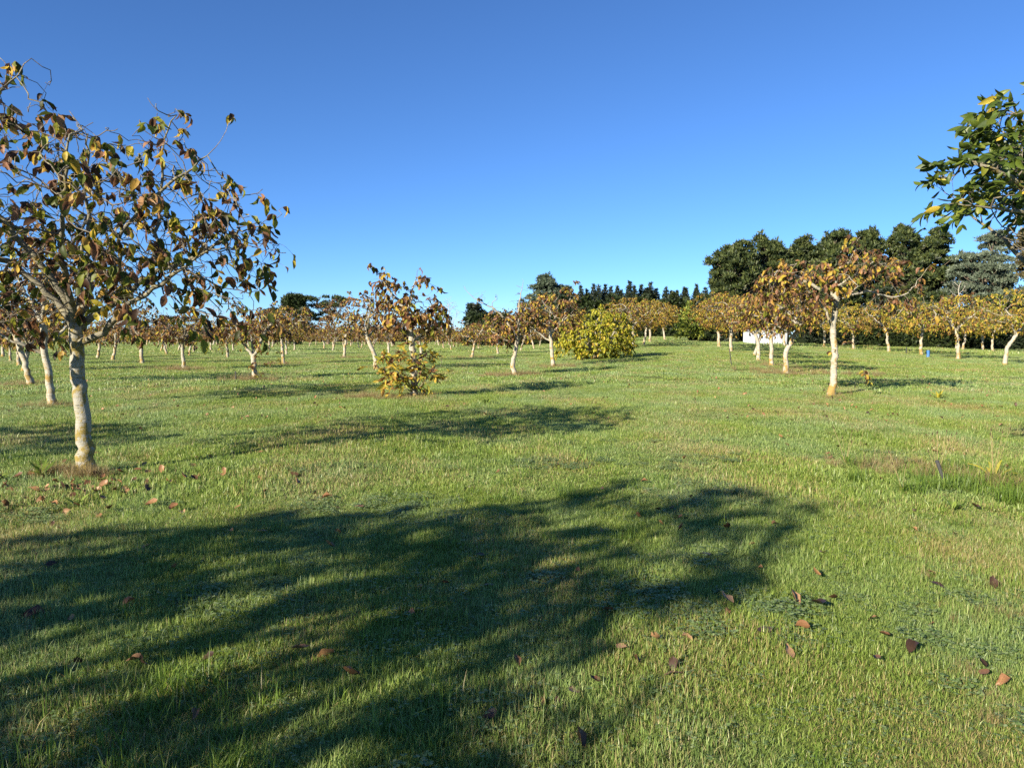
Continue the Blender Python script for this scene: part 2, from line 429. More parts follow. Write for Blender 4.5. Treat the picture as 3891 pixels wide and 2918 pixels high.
# ------------------------------------------------------------------ leaves
def leaf_variant(seed, rows=4, curl=.5, fold=.5, wavy=.05, width=.5):
    """A leaflet of length 1 along +Y, midrib at x = 0, 2 x rows quads."""
    g = np.random.default_rng(seed); s = np.linspace(0, 1, rows + 1)
    w = width * .5 * np.sin(PI * np.clip(s, .0, 1) ** .85) ** .75; w[0] = .02; w[-1] = .01
    fo = fold * g.uniform(.5, 1.4); cu = curl * g.uniform(-1, 1); tw = g.uniform(-.7, .7) * curl
    V = []
    for k, q in enumerate(s):
        y = np.sin(q * abs(cu) + 1e-6) / (abs(cu) + 1e-6) if abs(cu) > .05 else q
        z = -np.sign(cu) * (1 - np.cos(q * abs(cu))) / (abs(cu) + 1e-6)
        for sd in (-1, 0, 1):
            x = sd * w[k]; zz = z + abs(sd) * w[k] * fo + g.normal(0, wavy) * abs(sd)
            a = tw * q; V.append((x * math.cos(a) - (zz - z) * math.sin(a), y + g.normal(0, wavy * .4) * abs(sd), z + x * math.sin(a) + (zz - z) * math.cos(a)))
    Q = []
    for k in range(rows):
        for j in range(2):
            i = k * 3 + j; Q.append((i, i + 1, i + 4, i + 3))
    return np.array(V), np.array(Q)

LV = [leaf_variant(10 + i, 4, 1.5, .55, .035) for i in range(9)]
LVF = [leaf_variant(60 + i, 2, 1.2, .5, .0) for i in range(5)]             # coarser leaves, seen small
LV_GREEN = [leaf_variant(80 + i, 5, 1.1, .45, .012, .37) for i in range(6)]
LV_FALL = [leaf_variant(120 + i, 5, 1.5, .7, .06, .6) for i in range(8)] + [leaf_variant(140 + i, 5, .4, .15, .02, .64) for i in range(3)]

def frames(t, nrm):
    t = unit(t); x = unit(np.cross(t, nrm)); z = np.cross(x, t)
    return np.stack([x, t, z], -1)

def leaves_on(S, ncl, rng, size, per=(2, 5), droop=1.0, rach=.22, rmax=.012, zlo=None, centre=None, pinnate=False, tw=None, keep=None):
    """Hanging compound leaves at twig ends: returns pos, frames, size; adds the leaf stalks to tw."""
    P, par, r, kids, nt = S['P'], S['par'], S['r'], S['kids'], S['nt']
    c = np.where((r < rmax) & (np.arange(len(P)) >= nt))[0]
    if keep is not None: c = c[keep(P[c])]
    if len(c) == 0: return np.zeros((0, 3)), np.zeros((0, 3, 3)), np.zeros(0)
    wgt = np.where(kids[c] == 0, 3.0, 1.0); c = rng.choice(c, ncl, p=wgt / wgt.sum())
    ctr = P[nt:].mean(0) if centre is None else np.asarray(centre)
    pos, T, Nn, Sz = [], [], [], []
    for i in c:
        base = P[i]; d = unit(P[i] - P[par[i]]); out = unit((base - ctr) * (1, 1, .3))
        d0 = unit(d * .6 + out * .5 + rng.normal(0, .6, 3) + (0, 0, .25)); L = rach * rng.uniform(.6, 1.5); k = rng.integers(per[0], per[1] + 1)
        g = droop * rng.uniform(.7, 1.6)
        u = np.linspace(0, 1, 5)[:, None]; C = base + d0 * L * u + np.array([0, 0, -1.0]) * L * g * .5 * u ** 2
        if tw is not None: tube(tw, C, np.linspace(.0026, .0014, 5), 3, False)
        side = unit(np.cross(d0, (0, 0, 1)) + 1e-6)
        for j in range(k):
            q = 1 - (j // 2) * (.8 / max(1, (k + 1) // 2)) if pinnate else rng.uniform(.35, 1.0)
            if j == 0: q = 1.0
            p_ = base + d0 * L * q + np.array([0, 0, -1.0]) * L * g * .5 * q * q
            sg = (1 if j % 2 else -1) * (0 if j == 0 else 1)
            if pinnate: t = d0 * .7 + side * sg * 1.0 + np.array([0, 0, -.75 * droop]) + rng.normal(0, .22, 3)
            else: t = d0 * .35 + side * sg * .45 + np.array([0, 0, -1.35 * droop]) + rng.normal(0, .4, 3)
            nr = np.array([0, 0, 1.0]) * .5 + out * .7 + rng.normal(0, .5, 3)
            pos.append(p_); T.append(t); Nn.append(nr); Sz.append(size * rng.uniform(.6, 1.2) * (1.1 if j == 0 else 1))
    pos = np.array(pos); return pos, frames(np.array(T), np.array(Nn)), np.array(Sz)

def merge_leaves(pos, Rm, sz, var, rng, mat, name='foliage', rnd=None):
    b = Buf(); which = rng.integers(0, len(var), len(pos)); rn = rng.random(len(pos)) if rnd is None else rnd
    for v, (V, Q) in enumerate(var):
        i = np.where(which == v)[0]
        if not len(i): continue
        W = np.einsum('nij,kj->nki', Rm[i], V) * sz[i][:, None, None] + pos[i][:, None]
        F = (Q[None] + (np.arange(len(i)) * len(V))[:, None, None]).reshape(-1, 4)
        b.add(W.reshape(-1, 3), F, None, np.repeat(rn[i], len(Q)))
    return b.mesh(name, mat)

LEAF_MESH = {}
def leaf_mesh(kind, v, var):
    k = (kind, v, id(var))
    if k not in LEAF_MESH: LEAF_MESH[k] = mk_mesh('leaf', var[v][0], [var[v][1]], M_LEAF[kind])
    return LEAF_MESH[k]

def in_view(W):
    """Rough test of which points the photograph's frame holds."""
    y = np.maximum(W[:, 1], .1); c = math.cos(math.radians(3.6)); s_ = math.sin(math.radians(3.6))
    dz = W[:, 2] - 1.6; dep = y * c - dz * s_; v = (dz * c + y * s_) / dep
    return (np.abs(W[:, 0] / dep) < .70) & (np.abs(v) < .53) & (W[:, 1] > .5)

def make_tree(label, base, S, kind, ncl, size=.15, seed=1, var=None, solo=300, group=None, name='walnut_tree', per=(2, 5), rach=.22, droop=1.0,
              pinnate=False, mats=None, thick=.011, sides=(14, 7, 4, 3), rmax=.012, keep=None, extra=None, rough=.07):
    """A walnut tree: trunk, branches, twigs, its largest leaves one by one and the rest as foliage."""
    x, y = base; z = gz(x, y); rng = np.random.default_rng(seed + 500)
    root = thing(name, label, 'tree', (x, y, z), group)
    tm, bm, tw = skeleton_meshes(S, thick=thick, sides=sides, mats=mats, rough=rough)
    obj('trunk', tm, root)
    for b_ in bm: obj('branch', b_, root)
    pos, Rm, sz = leaves_on(S, ncl, rng, size, per, droop, rach, rmax, pinnate=pinnate, tw=tw, keep=keep)
    if extra is not None:
        for (S2, n2, k2) in extra:
            p2, R2, s2 = leaves_on(S2, n2, rng, size, k2.get('per', per), k2.get('droop', 1), k2.get('rach', rach), .05, pinnate=k2.get('pinnate', True), tw=tw)
            pos = np.vstack([pos, p2]); Rm = np.concatenate([Rm, R2]); sz = np.concatenate([sz, s2])
    tag(obj('twig', tw.mesh('twig', (mats or (0, 0, M_TWIG))[2], False), root), kind='stuff')
    var = var or LV
    if solo and len(pos):
        W = pos + (x, y, z); d = np.linalg.norm(W - (0, 0, 1.6), axis=1); score = np.where(in_view(W), sz / d, 0)
        order = np.argsort(-score); take = order[:min(solo, len(order))]; take = take[score[take] > 0]
        rest = np.setdiff1d(np.arange(len(pos)), take)
        for i in take:
            o = obj('leaf', leaf_mesh(kind, int(rng.integers(len(var))), var), root)
            o.matrix_basis = Matrix.Translation(Vector(pos[i])) @ (Matrix(Rm[i].tolist()).to_4x4() @ Matrix.Scale(float(sz[i]), 4))
    else: rest = np.arange(len(pos))
    if len(rest): tag(obj('foliage', merge_leaves(pos[rest], Rm[rest], sz[rest], var, rng, M_LEAF[kind]), root), kind='stuff')
    return root

def simple_limbs(rng, fork, n, spread, rise, sub=True):
    """n scaffold limbs leaving the fork, bending upward."""
    out = []; a0 = rng.uniform(0, 6.28); f = np.array(fork)
    for k in range(n):
        a = a0 + k * 6.283 / n + rng.normal(0, .3); s = spread * rng.uniform(.7, 1.15); h = rise * rng.uniform(.6, 1.2)
        d = np.array([math.cos(a), math.sin(a), 0])
        out.append([f - (0, 0, rng.uniform(0, .25)), f + d * s * .3 + (0, 0, h * .35), f + d * s * .65 + (0, 0, h * .62), f + d * s + (0, 0, h)])
    return out

# ------------------------------------------------------------------ ground
def axis(a, b, c, far, d0, d1, n1):
    return np.concatenate([np.arange(0, a, d0), np.arange(a, b, d1), b + (np.geomspace(1, far - b + 1, n1) - 1)])
ax = axis(10, 60, 0, 2200, .2, .8, 40); xs = np.concatenate([-ax[:0:-1], ax])
ay = axis(28, 150, 0, 3000, .2, .9, 45); ys = np.concatenate([[-400, -150, -70, -40, -25, -15, -10, -7, -5, -3.5, -2, -1, -.5], ay])
X, Y = np.meshgrid(xs, ys); Zg = ground_z(X, Y)
nx, ny = len(xs), len(ys); i = (np.arange(ny - 1)[:, None] * nx + np.arange(nx - 1)[None]).ravel()
g_me = mk_mesh('ground', np.stack([X, Y, Zg], -1).reshape(-1, 3), [np.stack([i, i + 1, i + nx + 1, i + nx], -1)], M_SOIL, smooth=True)
tag(obj('ground', g_me), 'mown orchard ground rolling gently to the far tree belt', kind='structure')

# ------------------------------------------------------------------ turf: tiles of blades instanced over the ground
def blade_tile(seed, size, n, h, w, mat, lean=.6, clover=0, hvar=.45):
    g = np.random.default_rng(seed)
    x, y = g.uniform(-size / 2, size / 2, (2, n)); a = g.uniform(0, 2 * PI, n); ln = np.abs(g.normal(lean * .65, lean * .5, n)).clip(0, 1.5)
    H = h * np.exp(g.normal(0, hvar, n)).clip(.35, 2.2); Wd = w * g.uniform(.6, 1.3, n); f = a + PI / 2 + g.normal(0, .5, n)
    dx, dy = np.cos(a), np.sin(a); fx, fy = np.cos(f), np.sin(f)
    def at(s, bend, ww):
        L = H * s; o = L * np.sin(ln * bend); z = L * np.cos(ln * bend)
        cx, cy = x + dx * o, y + dy * o
        return np.stack([cx - fx * ww / 2, cy - fy * ww / 2, z], -1), np.stack([cx + fx * ww / 2, cy + fy * ww / 2, z], -1)
    a0, a1 = at(0.0, .5, Wd * .8); b0, b1 = at(.55, .7, Wd); c0, c1 = at(1.0, 1.0, Wd * .12)
    V = np.stack([a0, a1, b0, b1, (c0 + c1) / 2], 1).reshape(-1, 3); k = np.arange(n) * 5
    rn = g.random(n)
    b = Buf(); b.add(V, np.stack([k, k + 1, k + 3, k + 2], -1), np.stack([k + 2, k + 3, k + 4], -1), rn, rn)
    me = b.mesh('grass_tuft', [mat, M_CLOVER])
    if clover:
        cb = Buf()
        for _ in range(clover):
            c = np.array([*g.uniform(-size / 2, size / 2, 2), g.uniform(.025, .05)]); a_ = g.uniform(0, 6.28)
            for t in range(3):
                q = a_ + t * 2.094; e = np.array([math.cos(q), math.sin(q), g.uniform(-.3, .3)]); s_ = np.array([-e[1], e[0], 0]); L = g.uniform(.008, .013)
                cb.add(np.array([c, c + e * L * .6 + s_ * L * .55, c + e * L * 1.1, c + e * L * .6 - s_ * L * .55]), np.array([[0, 1, 2, 3]]), None, np.array([g.random()]))
        m2 = cb.mesh('clover', M_CLOVER)
        b2 = Buf(); n5 = len(V)
        va = np.empty(len(m2.vertices) * 3); m2.vertices.foreach_get('co', va); va = va.reshape(-1, 3)
        q2 = np.arange(len(va)).reshape(-1, 4)
        b.add(va, q2, None, g.random(len(q2)))
        # quads come first in the buffer order: blades' quads, clover quads, then tris
        me = b.mesh('grass_tuft', [mat, M_CLOVER])
        mi = np.zeros(len(me.polygons), np.int32); mi[n:n + len(q2)] = 1
        me.polygons.foreach_set('material_index', mi)
    return me

def tile_collection(name, meshes):
    c = bpy.data.collections.new(name)
    for me in meshes:
        o = bpy.data.objects.new('grass_tuft', me); c.objects.link(o)
    return c

def scatter(name, coll, nvar, P, size, seed, label, spin=None):
    g = np.random.default_rng(seed); n = len(P)
    me = bpy.data.meshes.new(name); me.vertices.add(n); me.vertices.foreach_set('co', np.ascontiguousarray(P, np.float32).ravel())
    a = me.attributes.new('pick', 'INT', 'POINT'); a.data.foreach_set('value', g.integers(0, nvar, n).astype(np.int32))
    a = me.attributes.new('turn', 'FLOAT_VECTOR', 'POINT'); tv = np.zeros((n, 3), np.float32); tv[:, 2] = g.uniform(0, 6.283, n); a.data.foreach_set('vector', tv.ravel())
    a = me.attributes.new('grow', 'FLOAT_VECTOR', 'POINT'); a.data.foreach_set('vector', np.ascontiguousarray(size, np.float32).ravel())
    o = tag(obj(name, me), label, kind='stuff')
    ng = bpy.data.node_groups.new(name, 'GeometryNodeTree')
    ng.interface.new_socket('Geometry', in_out='INPUT', socket_type='NodeSocketGeometry')
    ng.interface.new_socket('Geometry', in_out='OUTPUT', socket_type='NodeSocketGeometry')
    N = ng.nodes; gi = N.new('NodeGroupInput'); go = N.new('NodeGroupOutput')
    ci = N.new('GeometryNodeCollectionInfo'); ci.inputs['Collection'].default_value = coll
    ci.inputs['Separate Children'].default_value = True; ci.inputs['Reset Children'].default_value = True
    ip = N.new('GeometryNodeInstanceOnPoints'); ip.inputs['Pick Instance'].default_value = True
    def attr(nm, tp):
        q = N.new('GeometryNodeInputNamedAttribute'); q.data_type = tp; q.inputs['Name'].default_value = nm
        return q.outputs[0]
    L = ng.links
    L.new(gi.outputs[0], ip.inputs['Points']); L.new(ci.outputs[0], ip.inputs['Instance'])
    L.new(attr('pick', 'INT'), ip.inputs['Instance Index']); L.new(attr('turn', 'FLOAT_VECTOR'), ip.inputs['Rotation'])
    L.new(attr('grow', 'FLOAT_VECTOR'), ip.inputs['Scale']); L.new(ip.outputs[0], go.inputs[0])
    md = o.modifiers.new('scatter', 'NODES'); md.node_group = ng
    return o

def smooth_noise(x, y, f, seed):
    g = np.random.default_rng(seed); v = np.zeros_like(x)
    for _ in range(6):
        a = g.uniform(0, 6.28); k = f * g.uniform(.6, 1.7); v += np.sin(k * (x * math.cos(a) + y * math.sin(a)) + g.uniform(0, 6.28))
    return v / 6

def ring_points(d0, d1, s, seed, jit=.2, fade0=0, fade1=0):
    g = np.random.default_rng(seed); w = d1 * .9 + 3
    xs_ = np.arange(-w, w, s); ys_ = np.arange(max(d0 * .6, .4), d1 * 1.2, s); X, Y = np.meshgrid(xs_, ys_); X = X.ravel(); Y = Y.ravel()
    X = X + g.uniform(-jit, jit, len(X)) * s; Y = Y + g.uniform(-jit, jit, len(Y)) * s
    d = np.hypot(X, Y); k = (d > d0) & (d <= d1 * (1 + np.abs(g.normal(0, .05, len(X))))) & (np.abs(X) < .80 * Y + 2.5)
    X, Y = X[k], Y[k]; return np.stack([X, Y, ground_z(X, Y) - .004], -1)

def turf(d0, d1, s, coll, nv, seed):
    P = ring_points(d0, d1, s, seed); n = len(P); g = np.random.default_rng(seed + 9)
    h = (1 + .16 * (P[:, 0] < 0) + .75 * smooth_noise(P[:, 0], P[:, 1], 1.6, 5) + .75 * smooth_noise(P[:, 0], P[:, 1], 6, 6)) * g.uniform(.8, 1.2, n)
    h = h.clip(.62, 2.1); S = np.stack([h ** .3, h ** .3, h ** .85], -1)
    return P, S

c_a = tile_collection('turf_near', [blade_tile(i, .25, 1900, .030, .0030, M_GRASS, 1.25, 0 if i % 3 else 26) for i in range(9)])
P, S = turf(1.2, 7.5, .19, c_a, 9, 1); scatter('lawn_grass', c_a, 9, P, S, 1, 'short dewy grass close to the camera')
c_b = tile_collection('turf_middle', [blade_tile(40 + i, .56, 1800, .036, .0058, M_GRASS, 1.15, 0) for i in range(6)])
P, S = turf(7.5, 24, .42, c_b, 6, 2); scatter('lawn_grass', c_b, 6, P, S, 2, 'mown green grass between the nearest trees')
c_c = tile_collection('turf_far', [blade_tile(60 + i, 1.5, 1500, .042, .017, M_GRASS, .95, 0) for i in range(5)])
P, S = turf(24, 75, 1.15, c_c, 5, 3); scatter('lawn_grass', c_c, 5, P, S, 3, 'mown green grass under the orchard rows')
c_d = tile_collection('turf_distant', [blade_tile(80 + i, 5, 1600, .07, .05, M_GRASS, .5, 0) for i in range(4)])
P, S = turf(75, 330, 4.0, c_d, 4, 4); scatter('lawn_grass', c_d, 4, P, S, 4, 'green grass in the distant orchard')
# longer clumps here and there
c_t = tile_collection('tall_tufts', [blade_tile(100 + i, .17, 80, .09, .0038, M_TALL, 1.15, 0, .35) for i in range(5)])
g = np.random.default_rng(77); n = 2600; Y = 2.2 + 24 * g.random(n) ** 1.3; X = g.uniform(-.8, .8, n) * (Y + 1)
k = (smooth_noise(X, Y, 1.1, 31) + g.normal(0, .25, n) + np.where(X < -.3, .22, -.16)) > .22; X, Y = X[k], Y[k]
P = np.stack([X, Y, ground_z(X, Y)], -1); s_ = g.uniform(.5, 1.15, (len(P), 1))
scatter('tall_grass', c_t, 5, P, np.repeat(s_, 3, 1), 5, 'longer bright green grass clumps in the lawn')

# ------------------------------------------------------------------ the big walnut on the left
S0 = grow(3, [(0, 0, -.05), (-.03, 0, .5), (-.06, .02, 1.0), (-.075, 0, 1.45), (-.07, 0, 1.75)],
  [[(-.04, 0, 1.48), (.14, -.06, 1.60), (.30, -.12, 1.66), (.50, -.2, 1.82), (.78, -.3, 2.02), (1.15, -.42, 2.2), (1.5, -.5, 2.42)],
   [(-.05, 0, 1.66), (.15, .15, 1.93), (.33, .28, 2.1), (.62, .4, 2.35), (1.05, .5, 2.55), (1.6, .55, 2.85)],
   [(-.07, 0, 1.75), (-.12, -.1, 2.05), (-.32, -.25, 2.4), (-.58, -.4, 2.85), (-.76, -.5, 3.2), (-.85, -.5, 3.55), (-.80, -.45, 3.95), (-.45, -.4, 4.3), (-.24, -.35, 4.6)],
   [(-.07, 0, 1.75), (-.02, .2, 2.15), (-.1, .35, 2.8), (-.12, .4, 3.45), (-.08, .4, 4.0)],
   [(.62, .4, 2.35), (.66, .5, 2.85), (.72, .5, 3.3), (.80, .45, 4.05), (.98, .4, 4.22)],
   [(-.07, 0, 1.62), (-.4, .1, 2.1), (-.75, -.1, 2.45), (-1.4, -.3, 2.75), (-2.0, -.35, 2.95)],
   [(-.07, 0, 1.75), (.0, -.3, 2.15), (.25, -.75, 2.6), (.5, -1.1, 3.1), (.62, -1.2, 3.5)],
   [(.30, .2, 2.1), (.5, -.1, 2.7), (.75, -.2, 3.0), (1.2, -.2, 3.35), (1.55, -.15, 3.6), (1.75, -.1, 3.9)],
   [(-.07, 0, 1.7), (-.3, .5, 2.2), (-.6, 1.1, 2.8), (-.7, 1.4, 3.2)]],
  [(-1.0, -.1, 3.1, 1.8, 1.9, 1.2, 900), (.6, 0, 3.0, 1.2, 1.7, 1.05, 760), (1.55, -.1, 2.6, .85, 1.0, .7, 380),
   (-.5, -.3, 4.1, .55, .6, .55, 70), (.95, .2, 4.0, .3, .5, .25, 30), (1.2, -.3, 1.95, 1.0, .8, .42, 170), (-1.2, -.2, 2.0, 1.3, 1.2, .55, 220)],
    .084, step=.115, di=.9, dk=.165, maxit=70, jit=.42, zmin=1.55, rtip=.0042)
make_tree('largest walnut tree, mottled white and orange trunk at left, dense olive and brown leaves', (-4.95, 8.6), S0, 'near', 900, .135, 3,
          per=(2, 5), rach=.15, rough=.035, sides=(22, 9, 5, 3), thick=.014, mats=(M_BARKN, M_LIMBN, M_TWIG))

# second, third and fourth trees of the left row
def mid_tree(label, base, seed, fork, rtrunk, crown, kind, ncl, nl=4, mid=(0, 0), limbs=None, size=.155, step=.17, solo=300, extra=None, more=(), per=(2, 5), keep=None, dense=1.0):
    """crown = (cx, cy, cz, rx, ry, rz) relative to the base; fork = (dx, dy, z)."""
    rng = np.random.default_rng(seed); rtrunk *= .8; ncl = int(ncl * 1.7)
    tr = [(0, 0, -.05), (mid[0], mid[1], fork[2] * .5), fork]
    cx, cy, cz, rx, ry, rz = crown
    L = limbs or simple_limbs(rng, fork, nl, max(rx, ry) * .62, max(.4, cz + rz * .3 - fork[2]))
    B = [(cx, cy, cz, rx, ry, rz, int(430 * dense)), (cx + rx * .2, cy, cz - rz * .3, rx * .9, ry * .9, rz * .5, int(120 * dense))] + list(more)
    S = grow(seed, tr, L, B, rtrunk, step=step, di=1.1, dk=.27, jit=.4, zmin=fork[2] * .75)
    return make_tree(label, base, S, kind, ncl, size, seed, solo=solo, extra=extra, per=per, keep=keep)

mid_tree('walnut tree with orange lichen trunk just behind the largest tree', (-10.53, 17.0), 11, (-.16, 0, 1.9), .10, (-.2, 0, 2.95, 2.2, 2.1, 1.1), 'brown', 330, 5, (-.08, 0),
         limbs=[[(-.05, 0, 1.35), (.35, .1, 1.75), (.7, .15, 2.2), (1.2, .2, 2.6)], [(-.03, 0, 1.25), (-.5, -.25, 1.38), (-1.1, -.4, 1.75), (-1.6, -.4, 2.3)],
                [(-.16, 0, 1.9), (-.2, .2, 2.5), (-.5, .4, 3.1)], [(-.16, 0, 1.9), (.2, -.4, 2.5), (.5, -.8, 3.0)], [(-.16, 0, 1.9), (-.8, .6, 2.4), (-1.3, 1.0, 2.9)]])
mid_tree('slanting pale walnut trunk at the left edge, third in its row', (-16.11, 24.9), 12, (-.45, 0, 1.7), .12, (-.5, 0, 2.7, 2.3, 2.1, 1.1), 'near', 330, 4, (-.2, 0))

# the low V-shaped tree with shoots at its foot
S = grow(21, [(0, 0, -.05), (-.03, 0, .5), (-.06, 0, .9)],
  [[(-.06, 0, .9), (-.32, .1, 1.2), (-.55, .1, 1.55), (-.62, .1, 1.9)], [(-.06, 0, .9), (.12, -.1, 1.15), (.30, -.1, 1.5), (.42, -.1, 1.85), (.75, 0, 2.2)], [(-.06, 0, .9), (-.2, .4, 1.3), (-.4, .8, 1.7)],
   [(-.5, .1, 1.6), (-.75, .1, 2.2), (-.8, .1, 2.7), (-.7, .1, 3.0)]],
  [(-.55, .1, 1.95, .85, .9, .5, 230), (.45, 0, 2.0, .8, .9, .55, 200), (-.7, .1, 2.75, .3, .3, .4, 18)], .10, step=.13, di=.8, dk=.22, zmin=1.2)
SH = grow(22, [(.12, -.05, -.05), (.2, -.05, .1)], [[(.16, -.05, .05), (.3, -.1, .5), (.35, -.1, .9)], [(.16, -.05, .05), (.5, 0, .5), (.75, .05, .95)], [(.16, -.05, .05), (.1, -.15, .35), (.15, -.2, .75)]], [(.4, 0, .8, .4, .2, .3, 10)], .02, step=.13, zmin=.3)
make_tree('low walnut tree forking in a wide V, thin leafy shoots at its foot', (-9.6, 27.8), S, 'brown', 300, .15, 21, extra=[(SH, 14, dict(per=(5, 7)))])

mid_tree('straight thin white walnut trunk carrying a dense brown crown, left of the wide V tree', (-16.06, 36.55), 23, (-.08, 0, 1.25), .11, (-.1, 0, 2.0, 1.7, 1.7, .75), 'brown', 270, 4, (-.1, 0))
mid_tree('walnut tree with tall straight speckled trunk right of the wide V tree', (-13.5, 44.0), 24, (-.08, 0, 1.55), .115, (-.15, 0, 2.55, 2.0, 1.9, 1.0), 'russet', 300, 4, (-.04, 0))
mid_tree('walnut tree on a backward leaning white trunk behind the suckering tree', (-6.59, 36.25), 25, (-.45, 0, 1.6), .13, (-.4, 0, 2.75, 2.2, 2.0, 1.05), 'brown', 300, 4, (-.12, 0),
         limbs=[[(-.42, 0, 1.5), (-.8, .1, 2.0), (-1.5, .1, 2.5), (-2.1, 0, 2.95), (-2.6, -.1, 3.15)], [(-.45, 0, 1.6), (-.1, 0, 1.95), (.4, .1, 2.3), (1.0, .2, 2.8)], [(-.45, 0, 1.6), (-.6, .5, 2.2), (-.6, .9, 2.8)], [(-.45, 0, 1.6), (-.3, -.5, 2.2), (-.1, -.9, 2.8)]])

# the suckering tree in the middle: slim upright stem, ragged dark crown, yellow shoots low down
S = grow(31, [(0, 0, -.05), (.02, 0, .6), (0, 0, 1.1), (-.08, 0, 1.7), (-.13, 0, 2.15)],
  [[(-.13, 0, 2.15), (-.32, .1, 2.45), (-.6, .1, 2.75), (-.8, .1, 3.1), (-.95, .1, 3.35)], [(-.1, 0, 1.9), (.25, -.1, 2.15), (.5, -.2, 2.4)], [(-.13, 0, 2.15), (-.1, .2, 2.6), (.0, .2, 2.95), (.08, .2, 3.3)],
   [(-.03, 0, 1.45), (.3, -.15, 1.7), (.6, -.2, 1.95)], [(-.05, 0, 1.6), (-.45, -.2, 1.85), (-.75, -.2, 2.0)]],
  [(-.05, 0, 2.25, .95, .9, .5, 210), (-.75, .1, 2.95, .35, .4, .4, 40), (.15, .1, 2.8, .5, .5, .4, 36)], .085, step=.12, di=.7, dk=.2, zmin=1.5)
SH = grow(32, [(0, -.05, -.05), (0, -.05, .12)], [[(0, -.05, .1), (-.25, -.2, .5), (-.6, -.25, .95), (-.9, -.25, 1.3)], [(0, -.05, .1), (.18, -.15, .55), (.35, -.2, 1.05)], [(0, -.05, .1), (-.1, -.3, .5), (-.25, -.45, .85)],
   [(0, -.05, .1), (.3, -.3, .4), (.55, -.35, .75)], [(0, -.05, .1), (-.35, -.1, .35), (-.75, -.1, .62)], [(0, -.05, .1), (.05, -.35, .55), (.05, -.45, 1.1)], [(0, -.05, .1), (.22, .15, .6), (.3, .2, 1.15)]],
  [(-.15, -.25, .85, 1.0, .5, .55, 110), (.45, -.2, .8, .5, .4, .4, 40)], .03, step=.12, di=.6, dk=.2, zmin=.25)
root = make_tree('slim ragged walnut tree with a skirt of yellow leafy shoots at mid lawn', (-2.6, 19.7), S, 'brown', 250, .165, 31, solo=220, per=(2, 5))
tm, bm, tw = skeleton_meshes(SH, thick=.008, mats=(M_TWIG, M_TWIG, M_TWIG))
sp = obj('shoot', tm, root); [obj('stem', b_, sp) for b_ in bm]
g = np.random.default_rng(33); ps, Rs, ss = leaves_on(SH, 100, g, .19, (5, 7), .9, .26, .05, pinnate=True, tw=tw)
tag(obj('stem', tw.mesh('stem', M_TWIG), sp), kind='stuff')
for i in range(min(150, len(ps))):
    o = obj('leaf', leaf_mesh('sucker', int(g.integers(6)), LV_GREEN), root)
    o.matrix_basis = Matrix.Translation(Vector(ps[i])) @ (Matrix(Rs[i].tolist()).to_4x4() @ Matrix.Scale(float(ss[i]), 4))
tag(obj('foliage', merge_leaves(ps[150:], Rs[150:], ss[150:], LV_GREEN, g, M_LEAF['sucker']), root), kind='stuff')

# centre trees
S = grow(41, [(0, 0, -.05), (-.10, 0, .25), (-.16, 0, .5), (-.08, 0, .8), (.0, 0, 1.1), (.07, 0, 1.45)],
  [[(.07, 0, 1.45), (-.1, .1, 1.9), (-.5, .15, 2.4), (-1.0, .2, 2.85), (-1.6, .2, 3.1), (-2.1, .2, 3.6)], [(.07, 0, 1.45), (.15, -.1, 2.1), (.1, -.15, 2.8), (.2, -.1, 3.4), (.3, -.1, 3.9)],
   [(.0, 0, 1.2), (-.4, -.2, 1.5), (-.8, -.3, 1.75)], [(.07, 0, 1.45), (.45, .2, 1.9), (.8, .4, 2.5)], [(.07, 0, 1.45), (.1, -.5, 1.9), (0, -.9, 2.4)]],
  [(-.25, 0, 2.2, .95, .95, .8, 300), (.15, 0, 3.0, .5, .5, .6, 60), (-1.2, .2, 3.2, .7, .4, .4, 36), (-.65, -.2, 1.75, .55, .6, .3, 70)], .095, step=.14, di=.85, dk=.23, zmin=1.35)
make_tree('walnut tree with an S-bent trunk and half bare twigs above', (.16, 30.75), S, 'russet', 330, .16, 41, keep=lambda Q: Q[:, 2] < 2.7 + .6 * (np.sin(Q[:, 0] * 9) > .6))
S = grow(42, [(0, 0, -.05), (-.08, 0, .8), (-.16, 0, 1.68)],
  [[(-.12, 0, 1.35), (-.35, 0, 1.4), (-.75, .1, 1.75), (-1.1, .1, 2.0), (-1.5, .1, 2.4)], [(-.16, 0, 1.68), (.1, .1, 1.9), (.5, .2, 2.35), (.95, .2, 2.8)], [(-.16, 0, 1.68), (-.2, .3, 2.4), (-.1, .4, 3.1), (.3, .4, 3.7)],
   [(-.16, 0, 1.68), (0, -.5, 2.2), (.1, -.9, 2.7)], [(.5, .2, 2.35), (.75, .1, 3.2), (.95, .1, 3.9), (1.05, .1, 4.3)]],
  [(-.1, 0, 2.75, 1.65, 1.6, .95, 480), (.9, .1, 3.8, .4, .4, .5, 25)], .10, step=.16, di=1, dk=.25, zmin=1.6)
make_tree('walnut tree with straight white trunk and rusty crown left of the lime green bush', (2.13, 38.35), S, 'russet', 620, .155, 42)

